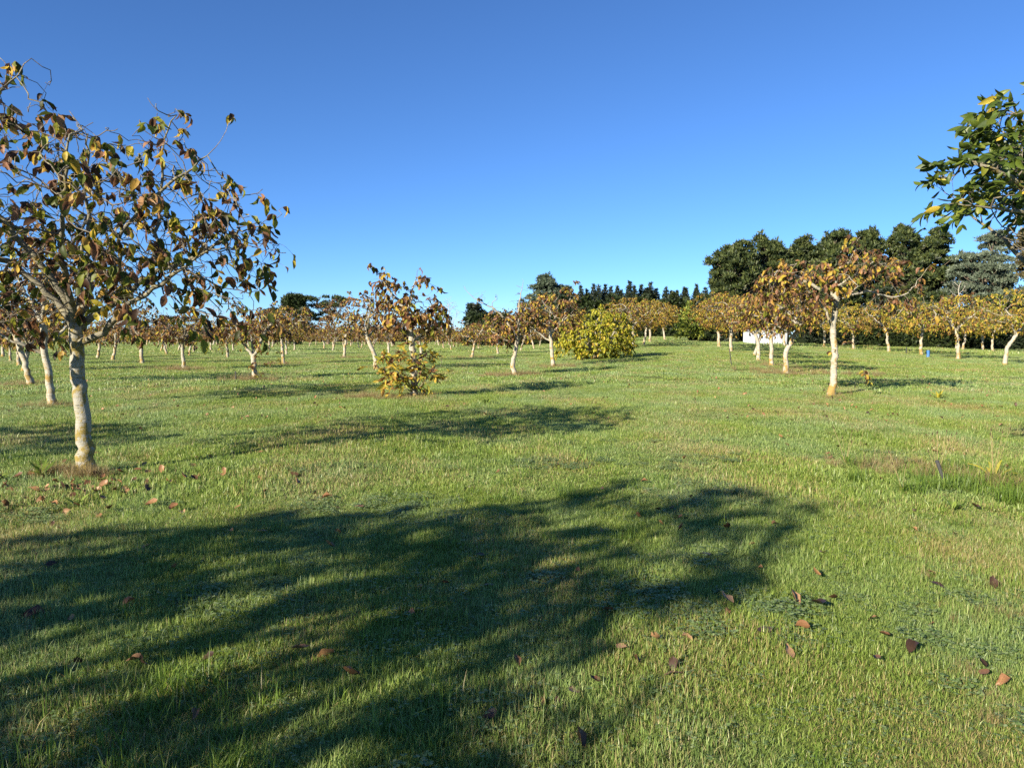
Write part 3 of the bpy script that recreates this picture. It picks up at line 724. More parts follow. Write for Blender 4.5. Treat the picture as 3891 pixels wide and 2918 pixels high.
# the rounded yellow-green walnut bush
rng = np.random.default_rng(51); LB = []
for k in range(13):
    a = k * .4833 + rng.normal(0, .2); s_ = rng.uniform(.9, 2.0); h = rng.uniform(1.5, 2.9)
    LB.append([(0, 0, .1), (math.cos(a) * s_ * .3, math.sin(a) * s_ * .3, h * .3), (math.cos(a) * s_ * .7, math.sin(a) * s_ * .7, h * .65), (math.cos(a) * s_, math.sin(a) * s_, h)])
S = grow(51, [(0, 0, -.05), (0, 0, .18)], LB, [(0, 0, 1.75, 2.25, 2.2, 1.5, 560), (-1.5, -.2, .95, .9, 1, .6, 90), (1.5, -.2, .9, 1, 1, .6, 80)], .16, step=.2, di=1.1, dk=.3, zmin=.3)
make_tree('lime green walnut bush leafy almost to the grass', (5.19, 46.55), S, 'lime', 1700, .20, 51, name='walnut_bush', per=(3, 5), rach=.28)

# right row, nearest first
S = grow(61, [(0, 0, -.05), (.06, 0, .5), (.085, 0, 1.1), (.05, 0, 1.5), (.01, 0, 1.8)],
  [[(.03, 0, 1.65), (-.08, -.05, 1.95), (-.2, -.1, 2.2), (-.35, -.15, 2.5), (-.8, -.25, 2.85)], [(.01, 0, 1.8), (.05, 0, 2.2), (.10, .02, 2.55), (.10, .05, 2.95), (.0, .1, 3.3)],
   [(.10, .02, 2.55), (.3, -.05, 2.68), (.55, -.1, 2.77), (.95, -.15, 2.83), (1.2, -.15, 2.72), (1.45, -.15, 2.66), (1.72, -.1, 2.65), (1.98, -.1, 2.74), (2.08, -.1, 2.95), (2.45, -.05, 3.4)],
   [(.10, .05, 2.95), (.35, 0, 3.15), (.75, 0, 3.35), (1.05, 0, 3.62)], [(.0, .1, 3.3), (.35, .1, 3.55), (.55, .1, 3.8), (.65, .1, 4.2)], [(.05, 0, 2.2), (.3, .5, 2.6), (.5, .9, 2.9)],
   [(.10, .05, 2.7), (-.4, .2, 2.95), (-.9, .3, 3.25), (-1.4, .3, 3.4)], [(.05, 0, 2.3), (.1, -.6, 2.6), (.2, -1.0, 2.9)]],
  [(-.7, 0, 3.05, 1.5, 1.3, .62, 380), (.75, 0, 3.4, 1.15, 1.1, .42, 190), (1.6, -.1, 2.5, .9, .6, .35, 70), (.5, .1, 3.85, .45, .4, .35, 26)], .09, step=.13, di=.85, dk=.22, zmin=2.3)
SH = grow(62, [(.09, -.03, 1.1), (.16, -.05, 1.12)], [[(.12, -.03, 1.1), (.3, -.1, 1.0), (.55, -.15, .95), (.7, -.15, .85)], [(.12, -.03, 1.1), (.35, -.1, 1.25), (.42, -.1, 1.5), (.4, -.1, 1.75)]], [(.5, -.1, 1.0, .3, .15, .2, 10)], .022, step=.12, zmin=.5)
make_tree('nearest walnut tree of the right row with long bare white limb reaching right', (8.65, 20.15), S, 'russet', 430, .165, 61, extra=[(SH, 12, dict(per=(3, 5)))], sides=(16, 8, 4, 3), keep=lambda Q: (Q[:, 0] < .15) | (Q[:, 2] > 3.0) | (Q[:, 0] > 1.35))
S = grow(63, [(0, 0, -.05), (-.04, 0, .4), (-.06, 0, .85), (.0, 0, 1.1), (.18, 0, 1.35), (.32, 0, 1.6), (.44, 0, 1.9)],
  [[(.44, 0, 1.9), (.3, .1, 2.2), (.1, .1, 2.5), (-.4, .1, 2.9)], [(.44, 0, 1.9), (.7, 0, 2.2), (.95, 0, 2.6), (1.15, 0, 3.0)], [(.3, 0, 1.55), (-.1, -.3, 1.75), (-.6, -.4, 2.0)], [(.44, 0, 1.9), (.5, .5, 2.4), (.4, .9, 2.9)], [(.44, 0, 1.9), (.35, -.5, 2.4), (.3, -1.0, 2.8)]],
  [(-.1, 0, 2.75, 1.7, 1.6, .9, 480)], .10, step=.16, di=1, dk=.25, zmin=1.75)
make_tree('walnut tree with knobbly crooked white trunk, second along the right row', (11.45, 31.05), S, 'russet', 600, .16, 63)
mid_tree('walnut tree with upright white trunk in front of the white shed', (12.78, 36.7), 64, (-.05, 0, 1.75), .12, (0, 0, 2.75, 1.9, 1.8, .95), 'gold', 330, 4)
mid_tree('walnut tree whose pale trunk stands at the left end of the white shed', (14.36, 43.4), 65, (-.3, 0, 1.8), .12, (-.2, 0, 2.9, 2.1, 2.0, 1.0), 'russet', 330, 4, (0, 0))
mid_tree('walnut tree leaning to the right at the right edge of the photo', (27.48, 41.55), 66, (.9, 0, 2.1), .13, (1.0, 0, 3.1, 2.3, 2.2, 1.2), 'greenmix', 360, 5, (.12, 0),
         limbs=[[(.75, 0, 1.85), (1.1, .1, 2.5), (1.3, .2, 3.2)], [(.9, 0, 2.1), (1.5, 0, 2.6), (2.2, .1, 3.1)], [(.6, 0, 1.7), (.2, -.3, 2.2), (-.5, -.4, 2.8)], [(.9, 0, 2.1), (.8, .7, 2.7), (.7, 1.3, 3.2)], [(.9, 0, 2.1), (1.0, -.7, 2.7), (1.0, -1.3, 3.1)]])

# green walnut just outside the right edge, its branches reach into the frame
S = grow(71, [(0, 0, -.05), (-.03, 0, .6), (0, 0, 1.2), (.03, 0, 1.65)],
  [[(.03, 0, 1.65), (-.5, -.5, 2.25), (-1.1, -1.0, 2.62), (-1.7, -1.3, 2.78), (-2.3, -1.45, 2.80)], [(.03, 0, 1.65), (-.4, -.3, 2.5), (-1.0, -.8, 3.05), (-1.5, -1.1, 3.45), (-1.75, -1.2, 3.8)],
   [(-.3, -.3, 2.0), (-1.1, -1.0, 2.3), (-1.5, -1.3, 2.40), (-1.85, -1.45, 2.55)], [(.03, 0, 1.65), (.4, -.6, 2.6), (.8, -1.1, 3.2)], [(.03, 0, 1.65), (.2, .7, 2.6), (.3, 1.4, 3.2)], [(.03, 0, 1.65), (.8, .2, 2.5), (1.6, .3, 3.1)],
   [(-1.1, -1.0, 2.62), (-1.5, -1.2, 2.95), (-1.95, -1.35, 3.15), (-2.2, -1.4, 3.2)], [(.03, 0, 1.65), (-.3, .8, 2.6), (-.6, 1.4, 3.3)], [(.03, 0, 1.65), (-.1, -.2, 2.8), (-.2, -.3, 3.9)]],
  [(-1.85, -1.3, 3.05, .65, .5, .30, 170), (-1.75, -1.2, 3.5, .42, .45, .36, 110), (-1.2, -1.0, 3.45, .6, .6, .5, 130), (-1.7, -1.2, 2.5, .4, .4, .12, 14), (.5, 0, 3.5, 1.7, 1.6, .9, 320)], .11, step=.12, di=.7, dk=.19, zmin=2.2, fl=False)
make_tree('walnut tree with green leaves reaching in from the right edge', (6.42, 8.3), S, 'green', 720, .14, 71, var=LV_GREEN, per=(4, 7), rach=.21, pinnate=True, droop=.95,
          keep=lambda Q: (Q[:, 2] > 3.04 - .3 * (Q[:, 0] < -1.9)) | ((Q[:, 2] < 2.6) & (Q[:, 0] < -1.8)), mats=(M_BARKN, M_LIMBN, M_TWIG))

# ------------------------------------------------------------------ trees outside the left edge whose shadows cross the lawn
rng = np.random.default_rng(81)
S = grow(81, [(0, 0, -.05), (.05, 0, .8), (0, 0, 1.55)], simple_limbs(rng, (0, 0, 1.55), 6, 1.9, 1.6),
  [(0, 0, 3.1, 3.0, 2.8, 1.5, 900), (.6, -.3, 4.8, 1.6, 1.4, .8, 260)], .13, step=.16, di=1.1, dk=.26, zmin=1.5)
make_tree('walnut tree beside the camera beyond the left edge, shading the near lawn', (-7.85, -2.85), S, 'near', 3400, .16, 81, solo=0, var=LVF)
S = grow(82, [(0, 0, -.05), (.05, 0, .8), (0, 0, 1.5)], simple_limbs(rng, (0, 0, 1.5), 5, 1.8, 1.5), [(0, 0, 2.9, 2.3, 2.2, 1.2, 520)], .12, step=.18, di=1.1, dk=.28, zmin=1.5)
make_tree('walnut tree beyond the left edge beside the largest walnut', (-13.2, 5.4), S, 'near', 900, .16, 82, solo=0, var=LVF)

# ------------------------------------------------------------------ the other orchard trees: eight built once, then copied
def variant(seed, kind, lean, fork, rx, rz, ncl, wild=False):
    rng = np.random.default_rng(seed); f = (lean, rng.normal(0, .08), fork)
    S = grow(seed, [(0, 0, -.05), (lean * .3 + rng.normal(0, .06), 0, fork * .5), f], simple_limbs(rng, f, rng.integers(3, 6), rx * .65, .9 + rz * .5),
      [(lean, 0, fork + rz * .75, rx, rx * .95, rz, 300), (lean * .5, 0, fork + rz * .35, rx * .95, rx * .9, rz * .45, 90)], .10, step=.24, di=1.3, dk=.36, zmin=fork * .8, rtip=.006, maxit=40)
    tm, bm, tw = skeleton_meshes(S, thick=.014, sides=(8, 5, 3, 3), split=False)
    pos, Rm, sz = leaves_on(S, ncl, rng, .175, (2, 5), 1.0, .2, .02, tw=None)
    fol = merge_leaves(pos, Rm, sz, LVF, rng, M_LEAF[kind])
    return dict(trunk=tm, branch=bm[0], twig=tw.mesh('twig', M_TWIG), foliage=fol)
VAR = [variant(201, 'brown', .1, 1.5, 2.0, 1.0, 520), variant(202, 'russet', -.25, 1.3, 1.9, .9, 480), variant(203, 'brown', .3, 1.6, 2.1, 1.0, 380),
       variant(204, 'gold', -.1, 1.7, 2.2, 1.25, 700), variant(205, 'russet', .45, 1.6, 2.1, 1.1, 560), variant(206, 'brown', -.4, 1.25, 1.7, .85, 170),
       variant(207, 'greenmix', .05, 1.8, 2.4, 1.35, 850), variant(208, 'gold', -.3, 1.7, 2.3, 1.3, 800)]
PROTO = {}
def orchard_tree(v, x, y, rz, s, label, group):
    z = gz(x, y)
    if v not in PROTO:
        t = thing('walnut_tree', label, 'tree', (x, y, z), group, rz)
        kids = []
        for nm in ('trunk', 'branch', 'twig', 'foliage'):
            o = obj(nm, VAR[v][nm], t); kids.append(o)
            if nm in ('twig', 'foliage'): o['kind'] = 'stuff'
        PROTO[v] = (t, kids)
    else:
        src, kids = PROTO[v]; t = src.copy(); COL.objects.link(t); tag(t, label, 'tree')
        for o in kids:
            c = o.copy(); COL.objects.link(c); c.parent = t
        t.location = (x, y, z); t.rotation_euler = (0, 0, rz)
        if group: t['group'] = group
        elif 'group' in t: del t['group']
    t.scale = (s, s, s); return t

ROWS_G = 'walnut trees in the orchard rows'
rng = np.random.default_rng(300)
NAMED = [  # x, y, variant, label
 (-22.69, 34.6, 1, 'walnut tree with short trunk close to the left edge, behind the slanting trunk'),
 (-28.04, 42.35, 0, 'walnut tree at the far left edge beyond the slanting trunk'),
 (-22.26, 44.85, 2, 'slender walnut tree seen under the drooping twigs of the largest tree'),
 (-27.28, 50.9, 5, 'half bare walnut tree right of the largest trunk'),
 (-31.5, 56.65, 1, 'forked walnut tree immediately right of the largest trunk'),
 (-21.36, 55.95, 5, 'nearly leafless walnut tree left of the wide V tree'),
 (-12.75, 56.6, 2, 'walnut tree with forked white limbs in the gap left of the suckering tree'),
 (-6.06, 49.8, 0, 'walnut tree whose trunk shows behind the suckering tree'),
 (-3.08, 57.2, 1, 'walnut tree with candelabra limbs left of the S-bent trunk'),
 (-1.33, 68.85, 0, 'walnut tree just left of the S-bent trunk, white fork'),
 (10.7, 66.2, 3, 'golden walnut tree immediately right of the lime green bush'),
 (11.4, 69.7, 3, 'golden walnut tree second right of the lime green bush'),
 (13.4, 76.0, 7, 'golden walnut tree third right of the lime green bush'),
 (15.9, 86.0, 3, 'golden walnut tree at the end of the row by the golden conifer'),
 (20.3, 99.0, 7, 'farthest golden walnut tree where the grass lane ends'),
 (18.87, 67.8, 7, 'walnut tree with yellow green crown at the left end of the right row'),
 (18.2, 62.0, 3, 'walnut tree with golden crown right of the lane end'),
 (16.48, 56.15, 3, 'walnut tree on a thick orange based trunk left of the shed'),
 (16.39, 50.4, 4, 'walnut tree with slim trunk against the left wall of the shed'),
 (32.1, 76.75, 6, 'green gold walnut tree just left of the nearest right row trunk'),
 (32.64, 71.4, 6, 'green gold walnut tree showing behind the nearest right row trunk'),
 (33.58, 66.35, 7, 'walnut tree with stout orange trunk right of the nearest right row tree'),
 (32.57, 59.3, 6, 'walnut tree with thin white trunk under yellow leaves, left of the blue sleeve'),
 (30.81, 51.45, 3, 'walnut tree with bent white trunk right of the blue sleeve'),
 (52.0, 86.0, 7, 'walnut tree with sharply leaning trunk before the dark hedge'),
 (50.5, 80.0, 6, 'walnut tree with thick orange trunk before the dark hedge'),
 (49.0, 76.0, 6, 'walnut tree between the blue sleeve and right edge, before the dark hedge'),
 (48.5, 69.0, 7, 'walnut tree behind the right leaning trunk at the right edge'),
 (27.0, 74.0, 6, 'walnut tree with pale trunk just right of the shed'),
]
for (x, y, v, lab) in NAMED:
    orchard_tree(v, x, y, rng.uniform(0, 6.28), rng.uniform(.95, 1.1) * (1.15 if v in (3, 6, 7) else 1.0), lab, ROWS_G)
FAR = [(-33.14, 49.25), (-27.63, 63.8), (-32.77, 76.75), (-31.81, 68.65), (-38.77, 82.35), (-39.71, 88.8), (-35.88, 88.8), (-31.38, 83.9), (-28.91, 88.8), (-20.46, 67.6), (-25.38, 87.1),
       (-24.79, 98.45), (-20.55, 85.45), (-21.15, 102.95), (-27.91, 129.4), (-11.88, 71.9), (-7.36, 90.4), (-9.43, 102.8), (-4.46, 99.75), (1.01, 85.1), (2.67, 89.45), (-46, 72), (-49, 66), (-41, 60), (-52, 80), (-15, 80), (-15.5, 93), (-44, 95), (6.5, 96), (5.5, 80)]
for i_ in range(-60, 61):
    for j_ in range(-60, 61):
        x = -4.95 + 2.7 * i_ - 6 * j_; y = 8.6 + 11.4 * i_ + 8.2 * j_
        if 106 < y < 225 and -.74 < x / y < .055: FAR.append((x + rng.normal(0, .5), y + rng.normal(0, .6)))
for (x, y) in FAR:
    v = int(rng.choice([0, 1, 2, 4, 5, 5, 3] if y < 106 else [0, 1, 2, 4, 5]))
    orchard_tree(v, x, y, rng.uniform(0, 6.28), rng.uniform(.78, 1.15), 'small white trunked walnut tree in the distant brown rows on the left', 'distant walnut rows on the left')

# ------------------------------------------------------------------ evergreens, hedges and bare trees beyond the orchard
def tufts(buf, C, out, L, rng, k=3, up=.35, wid=.32):
    n = len(C) * k; c = np.repeat(C, k, 0) + rng.normal(0, L * .25, (n, 3)); o = np.repeat(out, k, 0)
    d = unit(o * .8 + rng.normal(0, .65, (n, 3)) + (0, 0, up)); s = unit(np.cross(d, rng.normal(size=(n, 3)))); l = L * rng.uniform(.6, 1.4, (n, 1))
    V = np.stack([c - s * l * wid * .8, c + s * l * wid * .8, c + d * l], 1).reshape(-1, 3)
    # real shape of a spray: two triangles sharing the stem
    buf.add(V, None, np.arange(n * 3).reshape(-1, 3), None, np.repeat(rng.random(len(C)), k))

def clump_tree(name, label, loc, clumps, mat, L, rng, dens=14, group=None, trunk=None, limbs=True, bark=None, k=3, up=.35):
    """clumps: rows of cx, cy, cz, rx, ry, rz; foliage sprays cover each clump, limbs run to it."""
    x, y = loc; t = thing(name, label, 'tree', (x, y, gz(x, y) - .05), group); b = Buf()
    for (cx, cy, cz, rx, ry, rz) in clumps:
        n = max(6, int(dens * (rx * ry + rx * rz + ry * rz))); d = unit(rng.normal(size=(n, 3))); d[:, 2] = np.where(d[:, 2] < -.3, -d[:, 2], d[:, 2])
        r = rng.uniform(.62, 1.0, (n, 1)); tufts(b, d * r * (rx, ry, rz) + (cx, cy, cz), unit(d / (rx, ry, rz)), L, rng, k, up)
    tag(obj('crown', b.mesh('crown', mat), t), kind='stuff')
    w = Buf(); top = trunk[0] if trunk else max(c[2] for c in clumps); r0 = trunk[1] if trunk else .25
    zz = np.linspace(0, top, 8); P = np.stack([np.sin(zz * .35) * r0 * .8, np.cos(zz * .3) * r0 * .6, zz], -1); tube(w, P, np.linspace(r0, r0 * .25, 8), 8)
    if limbs:
        for (cx, cy, cz, rx, ry, rz) in clumps:
            h = max(.3, min(top, cz - .35 * math.hypot(cx, cy) - .3)); a = np.array([np.interp(h, zz, P[:, 0]), np.interp(h, zz, P[:, 1]), h]); e = np.array([cx, cy, cz - rz * .3])
            m_ = (a + e) / 2 + (0, 0, -.15 * np.linalg.norm(e - a) * .5); tube(w, [a, m_, e], [r0 * .28, r0 * .18, r0 * .07], 4)
    obj('trunk', w.mesh('trunk', bark or M_PBARK, True), t)
    return t

def pine_clumps(rng, h, wl, wr, lo=.25, n=46, flat=.5, r=(1.0, 2.0), wy=None, rag=.0, stray=0):
    out = []; ph = rng.uniform(0, 6.28); wy = wy or (wl + wr) / 2
    for i in range(n):
        z = h * (lo + (1 - lo) * rng.random() ** .8); q = (z / h - lo) / (1 - lo); prof = math.sqrt(max(0, 1 - max(0, (q - .5) / .52) ** 2)) * rng.uniform(.8, 1.12) * (.75 + .25 * min(1, q / .25))
        a = rng.uniform(0, 2 * PI); rad = prof * math.sqrt(rng.uniform(.15, 1)); z *= 1 - rag * (.5 + .5 * math.sin(3 * a + ph) * math.cos(1.7 * a + 2 * ph)); cx = math.cos(a) * rad * (wr if math.cos(a) > 0 else wl); rr = rng.uniform(*r)
        out.append((cx * .85, math.sin(a) * rad * wy * .85, min(z, h - rr * flat), rr, rr, rr * flat * rng.uniform(.8, 1.2)))
    for i in range(stray):                                  # short leading shoots that stand out of the crown
        cx, cy, cz, rx, ry, rz = out[rng.integers(n)]; k = rng.uniform(1.0, 1.12); q = rng.uniform(.16, .38)
        out.append((cx * k + rng.normal(0, .3), cy * k, cz + rz + rng.uniform(-.1, .45), q, q, q * rng.uniform(.7, 1.5)))
    return out

PG = 'tall dark pines behind the right hedge'
def px_x(px, y): return (px - 1945.5) / 2830 * y
pines = [  # x, y, height, half width left, half width right, label
 (29.9, 101, 13.2, 3.0, 3.4, 'leftmost dark pine with ragged open left side'),
 (35.4, 104, 14.6, 3.6, 3.3, 'second dark pine from the left, rounded top'),
 (41.0, 106, 14.6, 2.4, 2.0, 'narrow dark pine behind the nearest right row tree'),
 (44.8, 104, 15.6, 2.7, 2.8, 'dark pine with lumpy crown above the long white limb'),
 (49.4, 105, 16.4, 2.6, 2.3, 'dark pine left of the bright gap of sky'),
 (54.6, 104, 16.8, 2.5, 3.0, 'tallest dense dark pine right of the sky gap'),
 (59.2, 105, 16.4, 2.6, 2.8, 'dark pine with sky showing through, beside the grey tree'),
 (32.6, 110, 13.2, 2.6, 2.6, 'dark pine set back between the two leftmost pines'), (47.0, 111, 15.6, 2.6, 2.6, 'dark pine set back behind the lumpy crowned pine'), (38.5, 111, 14.2, 2.4, 2.4, 'dark pine set back behind the narrow pine')]
for i_, (x, y, h, wl, wr, lab) in enumerate(pines):
    r_ = np.random.default_rng(400 + i_)
    clump_tree('pine_tree', lab, (x, y), pine_clumps(r_, h, wl * 1.35, wr * 1.35, 0.12, 190, .36, (.4, 1.15), rag=.16, stray=110), M_NEEDLE['pine'], .42, r_, 34, PG, (h * .9, .35), k=3, up=.55)
r_ = np.random.default_rng(420)
clump_tree('wattle_tree', 'broad grey green tree with feathery layers at right', (60.5, 96), pine_clumps(r_, 12.6, 5.5, 5.0, .15, 130, .32, (.5, 1.4), rag=.2, stray=60), M_NEEDLE['grey'], .38, r_, 34, None, (10, .3))
clump_tree('wattle_tree', 'narrow domed grey green tree topping the grey tree line', (64.6, 101), pine_clumps(r_, 15.6, 2.2, 2.2, .35, 34, .45, (.7, 1.3)), M_NEEDLE['grey'], .36, r_, 34, None, (13, .28))
clump_tree('gum_tree', 'brownish gum tree crown at the right edge', (71.0, 100), pine_clumps(r_, 17.2, 4.0, 5.0, .3, 50, .7, (1.0, 2.0)), M_NEEDLE['gum'], .4, r_, 22, None, (14, .3))
clump_tree('wattle_tree', 'grey tree with pale bare limbs below the gum tree', (66.5, 93), pine_clumps(r_, 10.5, 4.0, 4.5, .1, 44, .5, (.9, 1.6)), M_NEEDLE['grey'], .38, r_, 26, None, (9, .25), bark=M_PALE)
for i_, (x, y, h, w_, lab) in enumerate([(57.0, 90, 6.4, 2.8, 'bright green shrubby pine under the grey tree'), (61.5, 89, 6.9, 2.6, 'rounded green shrub under the brown gum'), (52.0, 92, 6.8, 2.4, 'green shrubby tree under the tallest pine'), (46.5, 93, 7.2, 2.6, 'dark shrubby tree under the lumpy pine')]):
    r_ = np.random.default_rng(430 + i_); clump_tree('shrub_tree', lab, (x, y), pine_clumps(r_, h, w_, w_, .05, 34, .6, (.7, 1.3)), M_NEEDLE['hedge' if i_ < 3 else 'dark'], .34, r_, 26, 'shrubby trees under the pines', (h * .8, .18))

# clipped hedge running along the right side of the orchard, planted section by section; shade is put into the dark foliage colour
def hedge(label, x0, y0, x1, y1, h, th, mat, rng, group='dark hedge along the right side', L=.34, lump=.35, dens=26):
    a = np.array([x0, y0]); b_ = np.array([x1, y1]); ln = np.linalg.norm(b_ - a); u = (b_ - a) / ln; v = np.array([-u[1], u[0]]); c = (a + b_) / 2
    t = thing('hedge', label, 'hedge', (c[0], c[1], gz(*c) - .1), group)
    B = Buf(); n = int(dens * ln * (2 * h + th)); s = rng.uniform(-.5, .5, n) * ln
    q = rng.random(n) * (2 * h + th); side = np.where(q < h, 0, np.where(q < h + th, 1, 2))
    top = h * (1 + .10 * np.sin(s * 1.3 + x0) + .06 * np.sin(s * 3.1))
    off = np.where(side == 0, -th / 2, np.where(side == 2, th / 2, q - h - th / 2)) * (1 + lump * .5 * np.sin(s * 2.2 + 3 * q))
    z = np.where(side == 0, q, np.where(side == 2, 2 * h + th - q, h)) / h * top
    z = np.where(side == 1, top, z)
    C = np.stack([u[0] * s + v[0] * off, u[1] * s + v[1] * off, z], -1); o2 = np.where(side == 0, -1, np.where(side == 2, 1, 0))
    out = np.stack([v[0] * o2, v[1] * o2, (side == 1) * 1.0], -1) + 1e-6
    C = C - out * rng.uniform(0, .5, (n, 1)); tufts(B, C, out, L, rng, 3, .3, .45)
    tag(obj('foliage', B.mesh('foliage', mat), t), kind='stuff')
    k_ = Buf(); ks = np.linspace(-.5, .5, max(3, int(ln))) * (ln - .4); pr = np.array([(-.5, 0), (-.5, .8), (-.3, .93), (.3, .93), (.5, .8), (.5, 0)]) * ((th - 1.0), h * .92)
    V = np.stack([u[0] * ks[:, None] + v[0] * pr[None, :, 0], u[1] * ks[:, None] + v[1] * pr[None, :, 0], pr[None, :, 1] * (1 + .09 * np.sin(ks * 1.3 + x0))[:, None]], -1).reshape(-1, 3)
    V[:, :2] += rng.normal(0, .06, (len(V), 2)); a_ = np.arange(len(ks) - 1)[:, None] * 6 + np.arange(5)[None]
    k_.add(V, np.stack([a_, a_ + 1, a_ + 7, a_ + 6], -1).reshape(-1, 4)); obj('inner_growth', k_.mesh('inner_growth', mat), t)
    w = Buf()
    for k in range(int(ln / 1.5)):
        p = (k + .5) * 1.5 - ln / 2; P0 = np.array([u[0] * p, u[1] * p, 0]); tube(w, [P0, P0 + (rng.normal(0, .15), rng.normal(0, .15), h * .5), P0 + (rng.normal(0, .3), rng.normal(0, .3), h * .85)], [.07, .05, .02], 5)
    tag(obj('stem', w.mesh('stem', M_PBARK), t), kind='stuff')
    return t
rng = np.random.default_rng(500)
hedge('dark hedge section left of the white shed', 22.0, 91, 27.0, 87.5, 4.4, 2.4, M_NEEDLE['dark'], rng)
hedge('dark hedge section just right of the white shed', 33.5, 87, 40.0, 88, 4.4, 2.4, M_NEEDLE['dark'], rng)
hedge('dark hedge section behind the nearest right row tree', 40.2, 88, 47.5, 89.5, 4.4, 2.4, M_NEEDLE['hedge'], rng)
hedge('lighter hedge section left of the sharply leaning trunk', 47.7, 89.5, 55.0, 90, 4.4, 2.4, M_NEEDLE['hedge'], rng)
hedge('dark hedge section behind the thick orange trunk', 55.2, 90, 62.0, 90, 4.4, 2.4, M_NEEDLE['dark'], rng)
hedge('hedge section running to the right edge', 62.2, 90, 70.0, 90, 4.4, 2.4, M_NEEDLE['hedge'], rng)
hedge('tall hedge behind the white shed', 26.5, 90, 33.4, 90, 4.6, 2.4, M_NEEDLE['dark'], rng)
hedge('tall green hedge between the lane end and the spired conifers', 8.0, 128, 36.0, 119, 6.2, 3.0, M_NEEDLE['hedge'], rng, 'far hedges', .5, .3, 17)
hedge('tall green hedge behind the golden row of walnuts', -8.0, 134, 7.8, 128, 5.2, 3.0, M_NEEDLE['hedge'], rng, 'far hedges', .5, .3, 17)
for i_, x in enumerate(range(-180, -10, 24)):
    hedge('low dark hedge at the back of the left orchard', x, 236 + 3 * math.sin(x), x + 23.6, 236 + 3 * math.sin(x + 24), 3.4, 3.0, M_NEEDLE['dark'], rng, 'low hedges at the back of the left orchard', .7, .4, 8)

# shelter belt of spired conifers
r_ = np.random.default_rng(520)
def spire_clumps(r_, h, w):
    out = []
    for z in np.arange(h * .12, h * .98, .62):
        q = z / h; rad = w * min(1, (1 - q) * 1.9) ** 1.1 * r_.uniform(.7, 1.2) + .06
        for a in np.arange(0, 6.28, 1.6): out.append((math.cos(a + z) * rad * .62, math.sin(a + z) * rad * .62, z, max(.1, rad * .5), max(.1, rad * .5), .4))
    return out
xs_ = np.linspace(10.0, 46.0, 27)
for i_, x in enumerate(xs_):
    h = 11.6 + r_.normal(0, .35) + [0.2, -.6, .8, .1, 1.6, -.2, 2.6, 2.0, .4, -.4, .3, .2, 1.8, -.2, .9, .6, 1.2, .2, -.8, .6, -.4][i_ % 21] * .6 - (.9 if x > 36 else 0); y = 172 + r_.normal(0, 2)
    x_ = x + r_.normal(0, .3)
    clump_tree('conifer_tree', 'tallest spire of the dark shelter belt on the skyline' if i_ == 6 else 'dark conifer at the left end of the shelter belt, beside the cedar' if i_ == 0 else 'dark conifer at the right end of the shelter belt, beside the pines' if i_ == 26 else 'dark spired conifer in the shelter belt on the skyline', (x_, y), spire_clumps(r_, h, r_.uniform(1.9, 2.6)), M_NEEDLE['dark'], .4, r_, 34, 'spired conifers of the shelter belt', (h * .95, .2), limbs=False, k=3, up=.8)
# cedar left of the belt, golden conifer at the lane end, round trees far left
clump_tree('cedar_tree', 'blue green cedar rising behind the rusty walnut crowns', (7.6, 150), pine_clumps(r_, 14.2, 6.4, 5.6, 0.1, 170, .3, (.5, 1.5), rag=.22, stray=60), M_NEEDLE['blue'], .45, r_, 28, None, (13.2, .35), up=.1)
clump_tree('conifer_tree', 'golden green conifer at the end of the grass lane', (21.4, 89.85), spire_clumps(r_, 4.9, 1.7), M_NEEDLE['lime'], .3, r_, 34, None, (4.4, .14), limbs=False, up=.7)
clump_tree('conifer_tree', 'dark green conifer just right of the golden conifer', (23.9, 89.0), spire_clumps(r_, 4.6, 1.8), M_NEEDLE['hedge'], .3, r_, 30, None, (4.2, .14), limbs=False, up=.5)
clump_tree('round_tree', 'rounded dark green tree on the left skyline', (-43.5, 150), pine_clumps(r_, 9.9, 3.6, 3.6, .05, 60, .7, (.9, 1.7)), M_NEEDLE['hedge'], .5, r_, 18, None, (8.5, .3))
clump_tree('umbrella_tree', 'flat topped spreading tree beside the rounded dark tree', (-37.5, 152), [(r_.uniform(-3.4, 3.4), r_.uniform(-3, 3), 8.6 + r_.uniform(-1.2, 1.0), r_.uniform(.8, 1.4), r_.uniform(.8, 1.4), .42) for _ in range(26)] + [(r_.uniform(-3.2, 3.2), r_.uniform(-2.5, 2.5), r_.uniform(5.0, 7.2), 1.0, 1.0, .4) for _ in range(9)], M_NEEDLE['pine'], .45, r_, 16, None, (6.6, .3))
clump_tree('dark_tree', 'small dark tree left of the S-bent walnut, on the skyline', (-7.5, 150), pine_clumps(r_, 8.2, 2.0, 2.0, .05, 30, .7, (.7, 1.3)), M_NEEDLE['dark'], .5, r_, 18, None, (7.2, .2))
clump_tree('dark_tree', 'low dark tree far left seen beside the largest crown', (-49.5, 155), pine_clumps(r_, 7.4, 2.8, 2.8, .05, 34, .7, (.8, 1.5)), M_NEEDLE['hedge'], .5, r_, 16, None, (6.2, .2))

